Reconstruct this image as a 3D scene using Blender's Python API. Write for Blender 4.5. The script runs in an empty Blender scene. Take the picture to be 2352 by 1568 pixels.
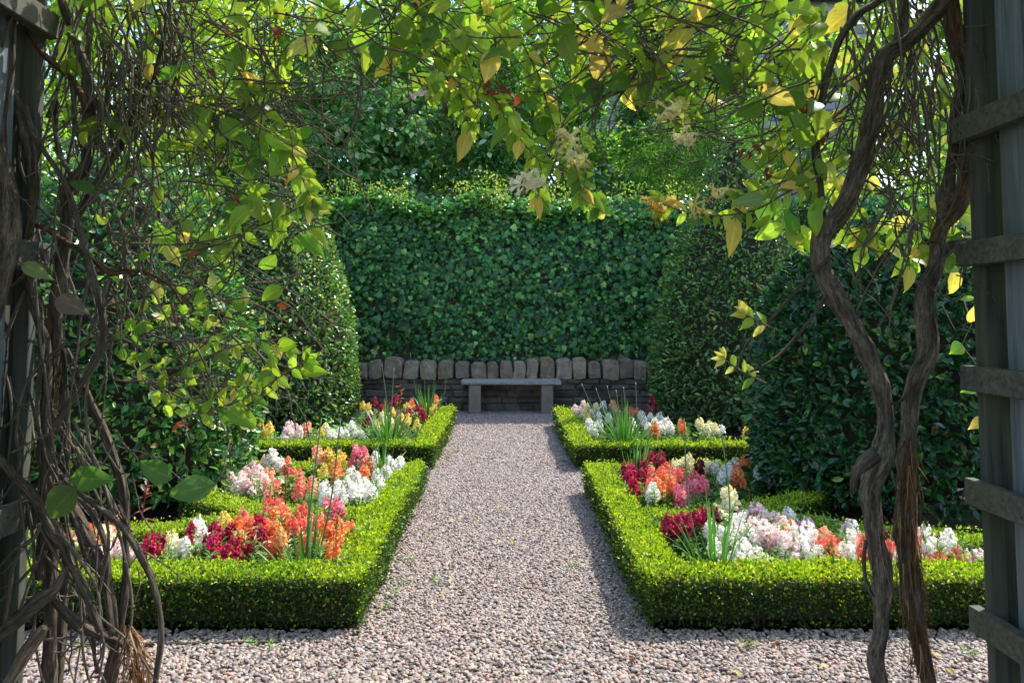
import bpy, math, random
import numpy as np
from mathutils import Vector
SC = bpy.context.scene
COL = SC.collection
R = math.radians
random.seed(7)
rng = np.random.default_rng(11)

# ------------------------------------------------------------------ camera
LENS_PX, VX, VY, PITCH, EYE = 1767.0, 1158.0, 620.0, R(3.5), 1.45     # measured on a 2352 px wide copy of the photo
cam = bpy.data.cameras.new('camera')
cam.sensor_width = 36.0
cam.lens = LENS_PX / 2352 * 36.0
cam.shift_x = (1176 - VX) / 2352
cam.shift_y = -(784 - VY) / 2352
cam.clip_start, cam.clip_end = 0.05, 500
co = bpy.data.objects.new('camera', cam)
co.location = (0, 0, EYE)
co.rotation_euler = (R(90) + PITCH, 0, 0)
COL.objects.link(co)
SC.camera = co

# ------------------------------------------------------------------ light
SUN_EL, SUN_AZ = R(50.5), R(51)          # azimuth from +Y towards +X
w = bpy.data.worlds.new('World'); SC.world = w
w.use_nodes = True
nt = w.node_tree
sky = nt.nodes.new('ShaderNodeTexSky'); sky.sky_type = 'NISHITA'; sky.sun_disc = False
sky.sun_elevation = SUN_EL; sky.sun_rotation = SUN_AZ
bg = nt.nodes['Background']; bg.inputs['Strength'].default_value = 0.15
nt.links.new(sky.outputs[0], bg.inputs[0])
sl = bpy.data.lights.new('sun', 'SUN'); sl.energy = 2.7; sl.angle = R(0.55); sl.color = (1.0, 0.95, 0.86)
so = bpy.data.objects.new('sun', sl); COL.objects.link(so)
sdir = Vector((math.cos(SUN_EL)*math.sin(SUN_AZ), math.cos(SUN_EL)*math.cos(SUN_AZ), math.sin(SUN_EL)))
so.rotation_euler = (-sdir).to_track_quat('-Z', 'Y').to_euler()
so.location = sdir * 40
SC.view_settings.view_transform = 'Standard'
SC.view_settings.look = 'None'
SC.view_settings.exposure = 1.47
SC.view_settings.gamma = 1.0
SC.cycles.max_bounces = 8
SC.cycles.diffuse_bounces = 5
SC.cycles.transmission_bounces = 5
SC.cycles.use_denoising = True

# ------------------------------------------------------------------ helpers
def ray(x, y):
    v = -(y - VY) / LENS_PX
    return ((x - VX) / LENS_PX, math.cos(PITCH) - v*math.sin(PITCH), math.sin(PITCH) + v*math.cos(PITCH))
def at(x, y, D):
    r = ray(x, y); k = D / r[1]
    return np.array((r[0]*k, D, EYE + r[2]*k))
def on_height(x, y, z):
    r = ray(x, y); k = (z - EYE) / r[2]
    return np.array((r[0]*k, r[1]*k, z))
def lin(*c):
    c = np.array(c, float) / 255.0
    return np.where(c <= 0.04045, c/12.92, ((c+0.055)/1.055)**2.4)
def unit(a):
    return a / np.maximum(np.linalg.norm(a, axis=-1, keepdims=True), 1e-9)
def noise3(p, s=1.0, seed=0):
    """smooth value in about -1..1 from summed sines"""
    p = np.asarray(p) * s
    r = np.random.default_rng(100 + seed)
    out = np.zeros(len(p))
    for k in range(7):
        d = r.normal(size=3); d *= (0.7 + 0.5*k) / np.linalg.norm(d)
        out += np.sin(p @ d + r.uniform(0, 6.28)) / (1 + 0.35*k)
    return out / 3.2

def build(name, V, F, mat, parent=None, col=None, smooth=False, attrs=None, loc=None):
    """V (n,3); F list of int arrays (m,k); one mesh object. parent: vertices are given in world space."""
    V = np.asarray(V, np.float32).reshape(-1, 3)
    if parent is not None:
        V = V - np.array(parent.location, np.float32)
    elif loc is not None:
        V = V - np.array(loc, np.float32)
    me = bpy.data.meshes.new(name)
    F = [np.asarray(f, np.int32) for f in F if len(f)]
    tot = np.concatenate([np.full(len(f), f.shape[1], np.int32) for f in F])
    loops = np.concatenate([f.ravel() for f in F])
    start = np.concatenate(([0], np.cumsum(tot)[:-1])).astype(np.int32)
    me.vertices.add(len(V)); me.vertices.foreach_set('co', V.ravel())
    me.loops.add(len(loops)); me.loops.foreach_set('vertex_index', loops)
    me.polygons.add(len(tot)); me.polygons.foreach_set('loop_start', start)
    me.polygons.foreach_set('use_smooth', np.full(len(tot), bool(smooth)))
    if col is not None:
        a = me.attributes.new('col', 'FLOAT_COLOR', 'POINT')
        c = np.ones((len(V), 4), np.float32); c[:, :3] = col
        a.data.foreach_set('color', c.ravel())
    for k, v in (attrs or {}).items():
        a = me.attributes.new(k, 'FLOAT_VECTOR', 'POINT')
        a.data.foreach_set('vector', np.asarray(v, np.float32).ravel())
    me.update(calc_edges=True); me.validate()
    if mat is not None: me.materials.append(mat)
    o = bpy.data.objects.new(name, me); COL.objects.link(o)
    if parent is not None: o.parent = parent
    elif loc is not None: o.location = loc
    return o
def thing(name, label, cat, loc=(0, 0, 0), group=None):
    o = bpy.data.objects.new(name, None); COL.objects.link(o)
    o.location = loc; o.empty_display_size = 0.05
    o['label'] = label; o['category'] = cat
    if group: o['group'] = group
    return o
def tag(o, label, cat, group=None):
    o['label'] = label; o['category'] = cat
    if group: o['group'] = group
    return o
def kind(o, k):
    o['kind'] = k; return o

class Acc:
    """collects pieces of one mesh"""
    def __init__(s): s.V = []; s.F = {}; s.n = 0; s.C = []; s.A = []
    def add(s, V, F, col=None, att=None):
        V = np.asarray(V, float).reshape(-1, 3)
        for f in F:
            f = np.asarray(f, int)
            if len(f): s.F.setdefault(f.shape[1], []).append(f + s.n)
        s.V.append(V); s.n += len(V)
        c = np.broadcast_to(np.asarray(col if col is not None else (1, 1, 1), float), (len(V), 3)); s.C.append(c)
        s.A.append(np.zeros((len(V), 3)) if att is None else att)
        return s
    def build(s, name, mat, parent=None, smooth=False, attr=None, loc=None):
        return build(name, np.concatenate(s.V), [np.concatenate(f) for f in s.F.values()], mat, parent,
                     np.concatenate(s.C), smooth, {attr: np.concatenate(s.A)} if attr else None, loc)

def box(c, d, rot=0.0, bev=0.0, rough=0.0, tilt=None):
    """a bevelled, slightly worn block: returns V, F"""
    n = 3
    g = np.array([-1, -0.5, 0.5, 1.0]) if bev == 0 else None
    hx, hy, hz = d[0]/2, d[1]/2, d[2]/2
    b = bev if bev > 0 else min(d)*0.04
    V = []; idx = {}
    xs = [-hx, -hx+b, hx-b, hx]; ys = [-hy, -hy+b, hy-b, hy]; zs = [-hz, -hz+b, hz-b, hz]
    F = []
    def vid(i, j, k):
        key = (i, j, k)
        if key not in idx:
            p = np.array((xs[i], ys[j], zs[k]))
            e = [i in (0, 3), j in (0, 3), k in (0, 3)]
            if sum(e) >= 2:
                sh = b*(0.30 if sum(e) == 2 else 0.42)
                for a in range(3):
                    if e[a]: p[a] -= np.sign(p[a])*sh
            idx[key] = len(V); V.append(p)
        return idx[key]
    for a in range(3):
        for s in (0, 3):
            for u in range(3):
                for v in range(3):
                    q = []
                    for (du, dv) in ((0, 0), (1, 0), (1, 1), (0, 1)):
                        ijk = [0, 0, 0]; ijk[a] = s; ijk[(a+1) % 3] = u+du; ijk[(a+2) % 3] = v+dv
                        q.append(vid(*ijk))
                    F.append(q if s == 3 else q[::-1])
    V = np.array(V)
    if rough: V = V + rng.normal(0, rough, V.shape)
    if tilt is not None: V = V @ np.array(tilt).T
    if rot:
        cr, sr = math.cos(rot), math.sin(rot)
        V = V @ np.array([[cr, sr, 0], [-sr, cr, 0], [0, 0, 1]])
    return V + np.array(c), [np.array(F)]

def spline(pts, step=0.03):
    """Catmull-Rom through pts (n,k)"""
    p = np.asarray(pts, float)
    if len(p) < 3:
        t = np.linspace(0, 1, 8)[:, None]; return p[0]*(1-t)+p[-1]*t
    e = np.vstack([2*p[0]-p[1], p, 2*p[-1]-p[-2]])
    out = []
    for i in range(1, len(e)-2):
        L = np.linalg.norm(e[i+1, :3]-e[i, :3]); n = max(2, int(L/step))
        t = np.linspace(0, 1, n, endpoint=False)[:, None]
        a, b, c, d = e[i-1], e[i], e[i+1], e[i+2]
        out.append(0.5*((2*b) + (-a+c)*t + (2*a-5*b+4*c-d)*t**2 + (-a+3*b-3*c+d)*t**3))
    return np.vstack(out + [p[-1:]])

def tube(pts, radii, sides=8, ridge=0.0, twist=0.0, lump=0.0, seed=0, cap=True):
    """V, F, bark coordinates"""
    p = np.asarray(pts, float); r = np.asarray(radii, float)
    n = len(p)
    t = unit(np.gradient(p, axis=0))
    ref = np.array((0.3, -1.0, 0.2)) if abs(t[:, 1]).mean() < 0.8 else np.array((1.0, 0.1, 0.2))
    u = unit(np.cross(t, ref)); v = np.cross(t, u)
    L = np.concatenate(([0], np.cumsum(np.linalg.norm(np.diff(p, axis=0), axis=1))))
    a = np.linspace(0, 2*np.pi, sides, endpoint=False)
    A = a[None, :] + twist*L[:, None]
    rr = np.repeat(r[:, None], sides, 1)
    if ridge:
        g = np.random.default_rng(seed+5)
        ph = g.uniform(0, 6.28, 4)
        wob = (0.5*np.sin(L*9+ph[3])+.5*np.sin(L*23+ph[1])+.3*np.sin(L*51+ph[0]))[:, None]
        rr = rr*(1 + ridge*(0.9*np.sin(2*a[None, :]+ph[0]+wob) + 0.6*np.sin(5*a[None, :]+ph[1]+wob*1.5) + 0.45*np.sin(9*a[None, :]+ph[2]-wob)))
    if lump:
        q = np.stack([np.cos(a)[None, :]*np.ones((n, 1)), np.sin(a)[None, :]*np.ones((n, 1)), np.repeat(L[:, None]*14, sides, 1)], -1).reshape(-1, 3)
        rr = rr*(1 + lump*noise3(q, 1.0, seed).reshape(n, sides))
    V = p[:, None, :] + rr[..., None]*(np.cos(A)[..., None]*u[:, None, :] + np.sin(A)[..., None]*v[:, None, :])
    i = np.arange(n-1)[:, None]*sides; j = np.arange(sides)[None, :]; j2 = (j+1) % sides
    Q = np.stack([i+j, i+j2, i+sides+j2, i+sides+j], -1).reshape(-1, 4)
    V = V.reshape(-1, 3)
    att = np.stack([np.cos(a)[None, :]*np.ones((n, 1)), np.sin(a)[None, :]*np.ones((n, 1)), np.repeat(L[:, None], sides, 1)], -1).reshape(-1, 3)
    F = [Q]
    if cap:
        V = np.vstack([V, p[:1], p[-1:]]); att = np.vstack([att, [[0, 0, 0]], [[0, 0, L[-1]]]])
        k = n*sides
        jj = np.arange(sides); kk = (jj+1) % sides
        F.append(np.vstack([np.stack([kk, jj, np.full(sides, k)], -1), np.stack([(n-1)*sides+jj, (n-1)*sides+kk, np.full(sides, k+1)], -1)]))
    return V, F, att

# ------------------------------------------------------------------ leaf shapes: x width, y length (0..1), z out
def T_fold():      # small folded leaf
    return np.array([[0, 0, 0], [-.5, .48, .1], [0, 1, -.03], [.5, .48, .1]]), [np.array([[0, 2, 1], [0, 3, 2]])]
def T_laurel():
    V = np.array([[0, 0, 0], [-.42, .32, .07], [0, .36, -.02], [.42, .32, .07], [-.40, .68, .05], [0, .68, -.03], [.40, .68, .05], [0, 1.0, -.10]])
    return V, [np.array([[0, 2, 1], [0, 3, 2], [4, 5, 7], [5, 6, 7]]), np.array([[1, 2, 5, 4], [2, 3, 6, 5]])]
def T_oval(curl=.12):
    ys = [0, .14, .34, .56, .78, .92]; ws = [.05, .33, .5, .47, .28, .12]
    V = []
    for y, wd in zip(ys, ws):
        z = curl*(0.25 - (y-.5)**2)*1.6
        V += [[-wd, y, z+.10*wd], [0, y, z-.03], [wd, y, z+.10*wd]]
    V.append([0, 1.0, -curl*.55])
    q = []
    for i in range(5):
        b = i*3
        q += [[b, b+1, b+4, b+3], [b+1, b+2, b+5, b+4]]
    return np.array(V), [np.array(q), np.array([[15, 16, 18], [16, 17, 18]])]
def T_ivy():
    o = [(0, 0), (-.22, -.08), (-.5, .12), (-.34, .36), (-.42, .66), (-.16, .62), (0, 1.0), (.16, .62), (.42, .66), (.34, .36), (.5, .12), (.22, -.08)]
    V = [[0, .32, .05]] + [[x, y, -.10*(abs(x)+abs(y-.3))] for x, y in o]
    n = len(o)
    return np.array(V), [np.array([[0, 1+(i+1) % n, 1+i] for i in range(n)])]

def scatter(T, pos, tip, nrm, length, width):
    """copies of a leaf shape; tip = direction of the length, nrm = rough face normal"""
    V0, F0 = T
    pos = np.asarray(pos); N = len(pos)
    y = unit(tip); x = unit(np.cross(y, nrm)); z = np.cross(x, y)
    length = np.broadcast_to(length, N); width = np.broadcast_to(width, N)
    V = pos[:, None, :] + V0[None, :, 0, None]*(x*width[:, None])[:, None, :] + V0[None, :, 1, None]*(y*length[:, None])[:, None, :] + V0[None, :, 2, None]*(z*length[:, None])[:, None, :]
    k = len(V0)
    off = (np.arange(N)*k)[:, None, None]
    F = [(f[None]+off).reshape(-1, f.shape[1]) for f in F0]
    luv = np.broadcast_to(np.stack([V0[:, 0], V0[:, 1], V0[:, 2]*0], -1)[None], (N, k, 3)).copy()
    luv[:, :, 2] = rng.uniform(0, 50, N)[:, None]
    return V.reshape(-1, 3), F, luv.reshape(-1, 3), k
def palette(N, cols, probs=None, jit=.16):
    cols = np.array(cols, float)
    i = rng.choice(len(cols), N, p=probs)
    c = cols[i]*np.exp(rng.normal(0, jit, (N, 1)))
    return np.clip(c*np.exp(rng.normal(0, jit*.35, (N, 3))), 0, 1)
def leaves(name, T, pos, tip, nrm, length, width, cols, mat, parent, smooth=False):
    V, F, luv, k = scatter(T, pos, tip, nrm, length, width)
    return build(name, V, F, mat, parent, np.repeat(cols, k, 0), smooth, {'luv': luv})

# ------------------------------------------------------------------ materials
def mat_new(name):
    m = bpy.data.materials.new(name); m.use_nodes = True
    t = m.node_tree; b = t.nodes['Principled BSDF']
    return m, t, b
def N(t, typ, **kw):
    n = t.nodes.new(typ)
    for k, v in kw.items():
        if k.startswith('i_'): n.inputs[k[2:]].default_value = v
        else: setattr(n, k, v)
    return n
def ramp(t, stops):
    n = t.nodes.new('ShaderNodeValToRGB')
    e = n.color_ramp.elements
    while len(e) < len(stops): e.new(0.5)
    for el, (p, c) in zip(e, stops):
        el.position = p; el.color = (*c, 1)
    return n
def leaf_mat(name, rough=.42, spec=.5, trans=.35, tint=(1.5, 1.45, .55), veins=False):
    m, t, b = mat_new(name)
    at_ = N(t, 'ShaderNodeAttribute', attribute_name='col')
    src = at_.outputs['Color']
    if veins:
        lu = N(t, 'ShaderNodeAttribute', attribute_name='luv')
        sep = N(t, 'ShaderNodeSeparateXYZ'); t.links.new(lu.outputs['Vector'], sep.inputs[0])
        ab = N(t, 'ShaderNodeMath', operation='ABSOLUTE'); t.links.new(sep.outputs[0], ab.inputs[0])
        mid = N(t, 'ShaderNodeMapRange', interpolation_type='SMOOTHSTEP'); mid.inputs[1].default_value = .012; mid.inputs[2].default_value = .04; mid.inputs[3].default_value = 1; mid.inputs[4].default_value = 0
        t.links.new(ab.outputs[0], mid.inputs[0])
        # side veins run out and forward from the midrib
        s1 = N(t, 'ShaderNodeMath', operation='MULTIPLY_ADD'); s1.inputs[1].default_value = -.8
        t.links.new(ab.outputs[0], s1.inputs[0]); t.links.new(sep.outputs[1], s1.inputs[2])
        s2 = N(t, 'ShaderNodeMath', operation='MULTIPLY'); s2.inputs[1].default_value = 42; t.links.new(s1.outputs[0], s2.inputs[0])
        s3 = N(t, 'ShaderNodeMath', operation='SINE'); t.links.new(s2.outputs[0], s3.inputs[0])
        s4 = N(t, 'ShaderNodeMapRange'); s4.inputs[1].default_value = .86; s4.inputs[2].default_value = 1; s4.inputs[4].default_value = .45; t.links.new(s3.outputs[0], s4.inputs[0])
        mx = N(t, 'ShaderNodeMath', operation='MAXIMUM'); t.links.new(mid.outputs[0], mx.inputs[0]); t.links.new(s4.outputs[0], mx.inputs[1])
        mc = N(t, 'ShaderNodeMix', data_type='RGBA', blend_type='MULTIPLY'); mc.inputs[7].default_value = (1.55, 1.3, 1.1, 1)
        t.links.new(mx.outputs[0], mc.inputs[0]); t.links.new(src, mc.inputs[6])
        nz = N(t, 'ShaderNodeTexNoise'); nz.inputs['Scale'].default_value = 3.2; nz.inputs['Detail'].default_value = 5
        t.links.new(lu.outputs['Vector'], nz.inputs['Vector'])
        rp = ramp(t, [(.60, (0, 0, 0)), (.72, (1, 1, 1))]); t.links.new(nz.outputs[0], rp.inputs[0])
        sp = N(t, 'ShaderNodeMath', operation='MULTIPLY'); sp.inputs[1].default_value = .55; t.links.new(rp.outputs[0], sp.inputs[0])
        m2 = N(t, 'ShaderNodeMix', data_type='RGBA'); m2.inputs[7].default_value = (.34, .26, .03, 1)
        t.links.new(sp.outputs[0], m2.inputs[0]); t.links.new(mc.outputs[2], m2.inputs[6])
        src = m2.outputs[2]
    t.links.new(src, b.inputs['Base Color'])
    b.inputs['Roughness'].default_value = rough
    b.inputs['Specular IOR Level'].default_value = spec
    if trans > 0:
        tr = N(t, 'ShaderNodeBsdfTranslucent')
        mu = N(t, 'ShaderNodeMix', data_type='RGBA', blend_type='MULTIPLY'); mu.inputs[0].default_value = 1; mu.inputs[7].default_value = (*tint, 1)
        t.links.new(src, mu.inputs[6]); t.links.new(mu.outputs[2], tr.inputs[0])
        ms = N(t, 'ShaderNodeMixShader'); ms.inputs[0].default_value = trans
        t.links.new(b.outputs[0], ms.inputs[1]); t.links.new(tr.outputs[0], ms.inputs[2])
        t.links.new(ms.outputs[0], t.nodes['Material Output'].inputs[0])
    return m
M = {}
M['box'] = leaf_mat('box_leaf', .40, .42, .36, (1.5, 1.4, .4))
M['laurel'] = leaf_mat('laurel_leaf', .27, .65, .25)
M['ivy'] = leaf_mat('ivy_leaf', .29, .55, .2)
M['tree'] = leaf_mat('tree_leaf', .38, .5, .48, (1.6, 1.5, .5))
M['vine'] = leaf_mat('honeysuckle_leaf', .45, .4, .52, (1.42, 1.38, .55), veins=True)
M['dry'] = leaf_mat('dry_leaf', .7, .2, .35, (1.4, 1.1, .7))
M['herb'] = leaf_mat('herb_leaf', .45, .4, .3)
M['petal'] = leaf_mat('petal', .6, .25, .35, (1.15, 1.05, 1.0))
M['blade'] = leaf_mat('strap_leaf', .4, .5, .3)

def bark_mat(name, dark, light, scale=9.0, bump=.6, grey=None):
    m, t, b = mat_new(name)
    a = N(t, 'ShaderNodeAttribute', attribute_name='bark')
    mp = N(t, 'ShaderNodeMapping'); mp.inputs['Scale'].default_value = (1, 1, 8)
    t.links.new(a.outputs['Vector'], mp.inputs[0])
    n1 = N(t, 'ShaderNodeTexNoise'); n1.inputs['Scale'].default_value = scale*.5; n1.inputs['Detail'].default_value = 7; n1.inputs['Roughness'].default_value = .65
    t.links.new(mp.outputs[0], n1.inputs['Vector'])
    mp2 = N(t, 'ShaderNodeMapping'); mp2.inputs['Scale'].default_value = (1, 1, 2.6)
    t.links.new(a.outputs['Vector'], mp2.inputs[0])
    n2 = N(t, 'ShaderNodeTexNoise'); n2.inputs['Scale'].default_value = scale; n2.inputs['Detail'].default_value = 3; n2.inputs['Distortion'].default_value = 1.6
    t.links.new(mp2.outputs[0], n2.inputs['Vector'])
    r1 = ramp(t, [(.36, dark), (.5, tuple((np.array(dark)*.6+np.array(light)*.4))), (.66, light)])
    mm = N(t, 'ShaderNodeMath', operation='MULTIPLY_ADD'); mm.inputs[1].default_value = .5
    hf = N(t, 'ShaderNodeMath', operation='MULTIPLY'); hf.inputs[1].default_value = .5
    t.links.new(n1.outputs[0], hf.inputs[0]); t.links.new(n2.outputs[0], mm.inputs[0]); t.links.new(hf.outputs[0], mm.inputs[2])
    t.links.new(mm.outputs[0], r1.inputs[0])
    mp3 = N(t, 'ShaderNodeMapping'); mp3.inputs['Scale'].default_value = (.8, .8, 5); t.links.new(a.outputs['Vector'], mp3.inputs[0])
    n3 = N(t, 'ShaderNodeTexNoise'); n3.inputs['Scale'].default_value = 1.6; n3.inputs['Detail'].default_value = 5; t.links.new(mp3.outputs[0], n3.inputs['Vector'])
    r3 = ramp(t, [(.34, (.5, .47, .45)), (.5, (1, 1, 1)), (.66, (1.6, 1.58, 1.5))]); t.links.new(n3.outputs[0], r3.inputs[0])
    m3 = N(t, 'ShaderNodeMix', data_type='RGBA', blend_type='MULTIPLY'); m3.inputs[0].default_value = 1
    t.links.new(r1.outputs[0], m3.inputs[6]); t.links.new(r3.outputs[0], m3.inputs[7])
    t.links.new(m3.outputs[2], b.inputs['Base Color'])
    b.inputs['Roughness'].default_value = .85; b.inputs['Specular IOR Level'].default_value = .25
    bp = N(t, 'ShaderNodeBump'); bp.inputs['Strength'].default_value = min(1, bump*1.5); bp.inputs['Distance'].default_value = .022
    t.links.new(mm.outputs[0], bp.inputs['Height']); t.links.new(bp.outputs[0], b.inputs['Normal'])
    return m
M['bark'] = bark_mat('vine_bark', (.03, .023, .017), (.25, .20, .155))
M['bark_grey'] = bark_mat('grey_vine_bark', (.034, .028, .023), (.29, .24, .195))
M['bark_pale'] = bark_mat('pale_peeling_bark', (.10, .07, .045), (.5, .41, .3))
M['bark_red'] = bark_mat('reddish_bark', (.045, .026, .015), (.27, .165, .10))
M['twig'] = bark_mat('twig_bark', (.045, .036, .028), (.27, .225, .18), 14, .3)
M['tree_bark'] = bark_mat('tree_bark', (.05, .04, .03), (.24, .185, .135))

def stone_mat(name, c0, c1, sc=6.0, bump=.5, moss=0.0, lichen=0.0):
    m, t, b = mat_new(name)
    tc = N(t, 'ShaderNodeTexCoord')
    n1 = N(t, 'ShaderNodeTexNoise'); n1.inputs['Scale'].default_value = sc; n1.inputs['Detail'].default_value = 9; n1.inputs['Roughness'].default_value = .65
    n2 = N(t, 'ShaderNodeTexNoise'); n2.inputs['Scale'].default_value = sc*.35; n2.inputs['Detail'].default_value = 4
    for n in (n1, n2): t.links.new(tc.outputs['Object'], n.inputs['Vector'])
    rp = ramp(t, [(.3, c0), (.68, c1)]); t.links.new(n1.outputs[0], rp.inputs[0])
    src = rp.outputs[0]
    ca = N(t, 'ShaderNodeAttribute', attribute_name='col')
    mu = N(t, 'ShaderNodeMix', data_type='RGBA', blend_type='MULTIPLY'); mu.inputs[0].default_value = 1
    t.links.new(src, mu.inputs[6]); t.links.new(ca.outputs['Color'], mu.inputs[7]); src = mu.outputs[2]
    if moss:
        r2 = ramp(t, [(.56, (0, 0, 0)), (.68, (1, 1, 1))]); t.links.new(n2.outputs[0], r2.inputs[0])
        k = N(t, 'ShaderNodeMath', operation='MULTIPLY'); k.inputs[1].default_value = moss; t.links.new(r2.outputs[0], k.inputs[0])
        mx = N(t, 'ShaderNodeMix', data_type='RGBA'); mx.inputs[7].default_value = (.09, .10, .025, 1)
        t.links.new(k.outputs[0], mx.inputs[0]); t.links.new(src, mx.inputs[6]); src = mx.outputs[2]
    if lichen:
        vo = N(t, 'ShaderNodeTexNoise'); vo.inputs['Scale'].default_value = sc*3.3; vo.inputs['Detail'].default_value = 6
        t.links.new(tc.outputs['Object'], vo.inputs['Vector'])
        r3 = ramp(t, [(.54, (0, 0, 0)), (.62, (1, 1, 1))]); t.links.new(vo.outputs[0], r3.inputs[0])
        k = N(t, 'ShaderNodeMath', operation='MULTIPLY'); k.inputs[1].default_value = lichen; t.links.new(r3.outputs[0], k.inputs[0])
        mx = N(t, 'ShaderNodeMix', data_type='RGBA'); mx.inputs[7].default_value = (.46, .47, .42, 1)
        t.links.new(k.outputs[0], mx.inputs[0]); t.links.new(src, mx.inputs[6]); src = mx.outputs[2]
    t.links.new(src, b.inputs['Base Color'])
    b.inputs['Roughness'].default_value = .9; b.inputs['Specular IOR Level'].default_value = .2
    bp = N(t, 'ShaderNodeBump'); bp.inputs['Strength'].default_value = bump; bp.inputs['Distance'].default_value = .02
    t.links.new(n1.outputs[0], bp.inputs['Height']); t.links.new(bp.outputs[0], b.inputs['Normal'])
    return m
M['coping'] = stone_mat('coping_stone', (.20, .155, .115), (.43, .35, .27), 7, .9, moss=.5)
M['rubble'] = stone_mat('rubble_stone', (.075, .066, .058), (.19, .165, .14), 9, .8, moss=.2)
M['slab'] = stone_mat('bench_slab', (.20, .20, .18), (.40, .39, .35), 14, .5, moss=.25, lichen=.7)
M['leg'] = stone_mat('bench_leg', (.19, .145, .12), (.30, .235, .195), 10, .3)
M['mortar'] = stone_mat('mortar', (.06, .055, .05), (.13, .12, .105), 12, .5)
M['house'] = stone_mat('house_stone', (.20, .20, .215), (.38, .38, .40), 3, .5)
M['slate'] = stone_mat('roof_slate', (.07, .075, .09), (.14, .15, .17), 4, .4)
M['soil'] = stone_mat('soil', (.018, .013, .009), (.06, .042, .028), 22, 1.0)
M['grit'] = stone_mat('gravel_bed', (.10, .085, .075), (.32, .27, .24), 60, 1.0)

def wood_mat(name, dark, light, green=.35):
    m, t, b = mat_new(name)
    a = N(t, 'ShaderNodeAttribute', attribute_name='grain')
    mp = N(t, 'ShaderNodeMapping'); mp.inputs['Scale'].default_value = (28, 28, 1.6)
    t.links.new(a.outputs['Vector'], mp.inputs[0])
    n1 = N(t, 'ShaderNodeTexNoise'); n1.inputs['Scale'].default_value = 1.6; n1.inputs['Detail'].default_value = 8; n1.inputs['Distortion'].default_value = .5
    t.links.new(mp.outputs[0], n1.inputs['Vector'])
    rp = ramp(t, [(.3, dark), (.7, light)]); t.links.new(n1.outputs[0], rp.inputs[0])
    n2 = N(t, 'ShaderNodeTexNoise'); n2.inputs['Scale'].default_value = 2.2; n2.inputs['Detail'].default_value = 6
    t.links.new(a.outputs['Vector'], n2.inputs['Vector'])
    r2 = ramp(t, [(.42, (0, 0, 0)), (.66, (1, 1, 1))]); t.links.new(n2.outputs[0], r2.inputs[0])
    k = N(t, 'ShaderNodeMath', operation='MULTIPLY'); k.inputs[1].default_value = green; t.links.new(r2.outputs[0], k.inputs[0])
    mx = N(t, 'ShaderNodeMix', data_type='RGBA'); mx.inputs[7].default_value = (.15, .155, .06, 1)
    t.links.new(k.outputs[0], mx.inputs[0]); t.links.new(rp.outputs[0], mx.inputs[6])
    t.links.new(mx.outputs[2], b.inputs['Base Color'])
    b.inputs['Roughness'].default_value = .85; b.inputs['Specular IOR Level'].default_value = .2
    bp = N(t, 'ShaderNodeBump'); bp.inputs['Strength'].default_value = .35; bp.inputs['Distance'].default_value = .004
    t.links.new(n1.outputs[0], bp.inputs['Height']); t.links.new(bp.outputs[0], b.inputs['Normal'])
    return m
M['slat'] = wood_mat('slat_wood', (.05, .05, .046), (.128, .128, .117), .32)
M['board'] = wood_mat('blue_grey_board', (.085, .105, .125), (.19, .225, .26), .2)
M['post'] = wood_mat('post_wood', (.034, .038, .036), (.095, .102, .095), .3)
M['board_dark'] = wood_mat('dark_board', (.02, .026, .024), (.06, .07, .062), .4)
def plain(name, c, rough=.8):
    m, t, b = mat_new(name); b.inputs['Base Color'].default_value = (*c, 1); b.inputs['Roughness'].default_value = rough
    b.inputs['Specular IOR Level'].default_value = .2
    return m
M['core'] = plain('dark_twig_core', (.036, .032, .018))
M['nail'] = plain('rusty_nail', (.05, .03, .02), .6)
M['glass'] = plain('window_glass', (.05, .06, .07), .1)
M['fibre'] = leaf_mat('bark_fibre', .8, .15, .2, (1.2, 1.0, .8))
M['stamen'] = leaf_mat('honeysuckle_petal', .5, .3, .45, (1.1, 1.05, .9))

# ------------------------------------------------------------------ ground
def sheet(name, x0, x1, y0, y1, z, mat, nx=2, ny=2, amp=0.0):
    X, Y = np.meshgrid(np.linspace(x0, x1, nx), np.linspace(y0, y1, ny))
    V = np.stack([X.ravel(), Y.ravel(), np.full(X.size, z)], -1)
    if amp: V[:, 2] += amp*noise3(V, 5.0, 3)
    i = np.arange(ny-1)[:, None]*nx; j = np.arange(nx-1)[None, :]
    Q = np.stack([i+j, i+j+1, i+nx+j+1, i+nx+j], -1).reshape(-1, 4)
    return kind(build(name, V, [Q], mat, None, np.ones(3)), 'structure')
sheet('ground', -150, 150, -150, 260, -0.02, M['soil'])
PW = 0.66
gp = [(-8, -4, 8, 3.60), (-PW, 3.60, PW, 6.45), (-8, 6.45, 8, 7.45), (-PW, 7.45, PW, 10.4), (-3.2, 10.4, 3.2, 12.0)]
V = []; Q = []
for i, (x0, y0, x1, y1) in enumerate(gp):
    V += [(x0, y0, 0), (x1, y0, 0), (x1, y1, 0), (x0, y1, 0)]; Q.append([4*i, 4*i+1, 4*i+2, 4*i+3])
kind(build('gravel_path', V, [np.array(Q)], M['grit'], None, np.ones(3)), 'structure')
for nm, sx in (('flower_bed', -1), ('flower_bed', 1)):
    for (y0, y1) in ((3.7, 6.4), (7.5, 10.4)):
        xs = sorted((sx*(PW+.12), sx*5))
        sheet(nm, xs[0], xs[1], y0, y1, 0.006, M['soil'], 30, 30, .012)

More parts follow.
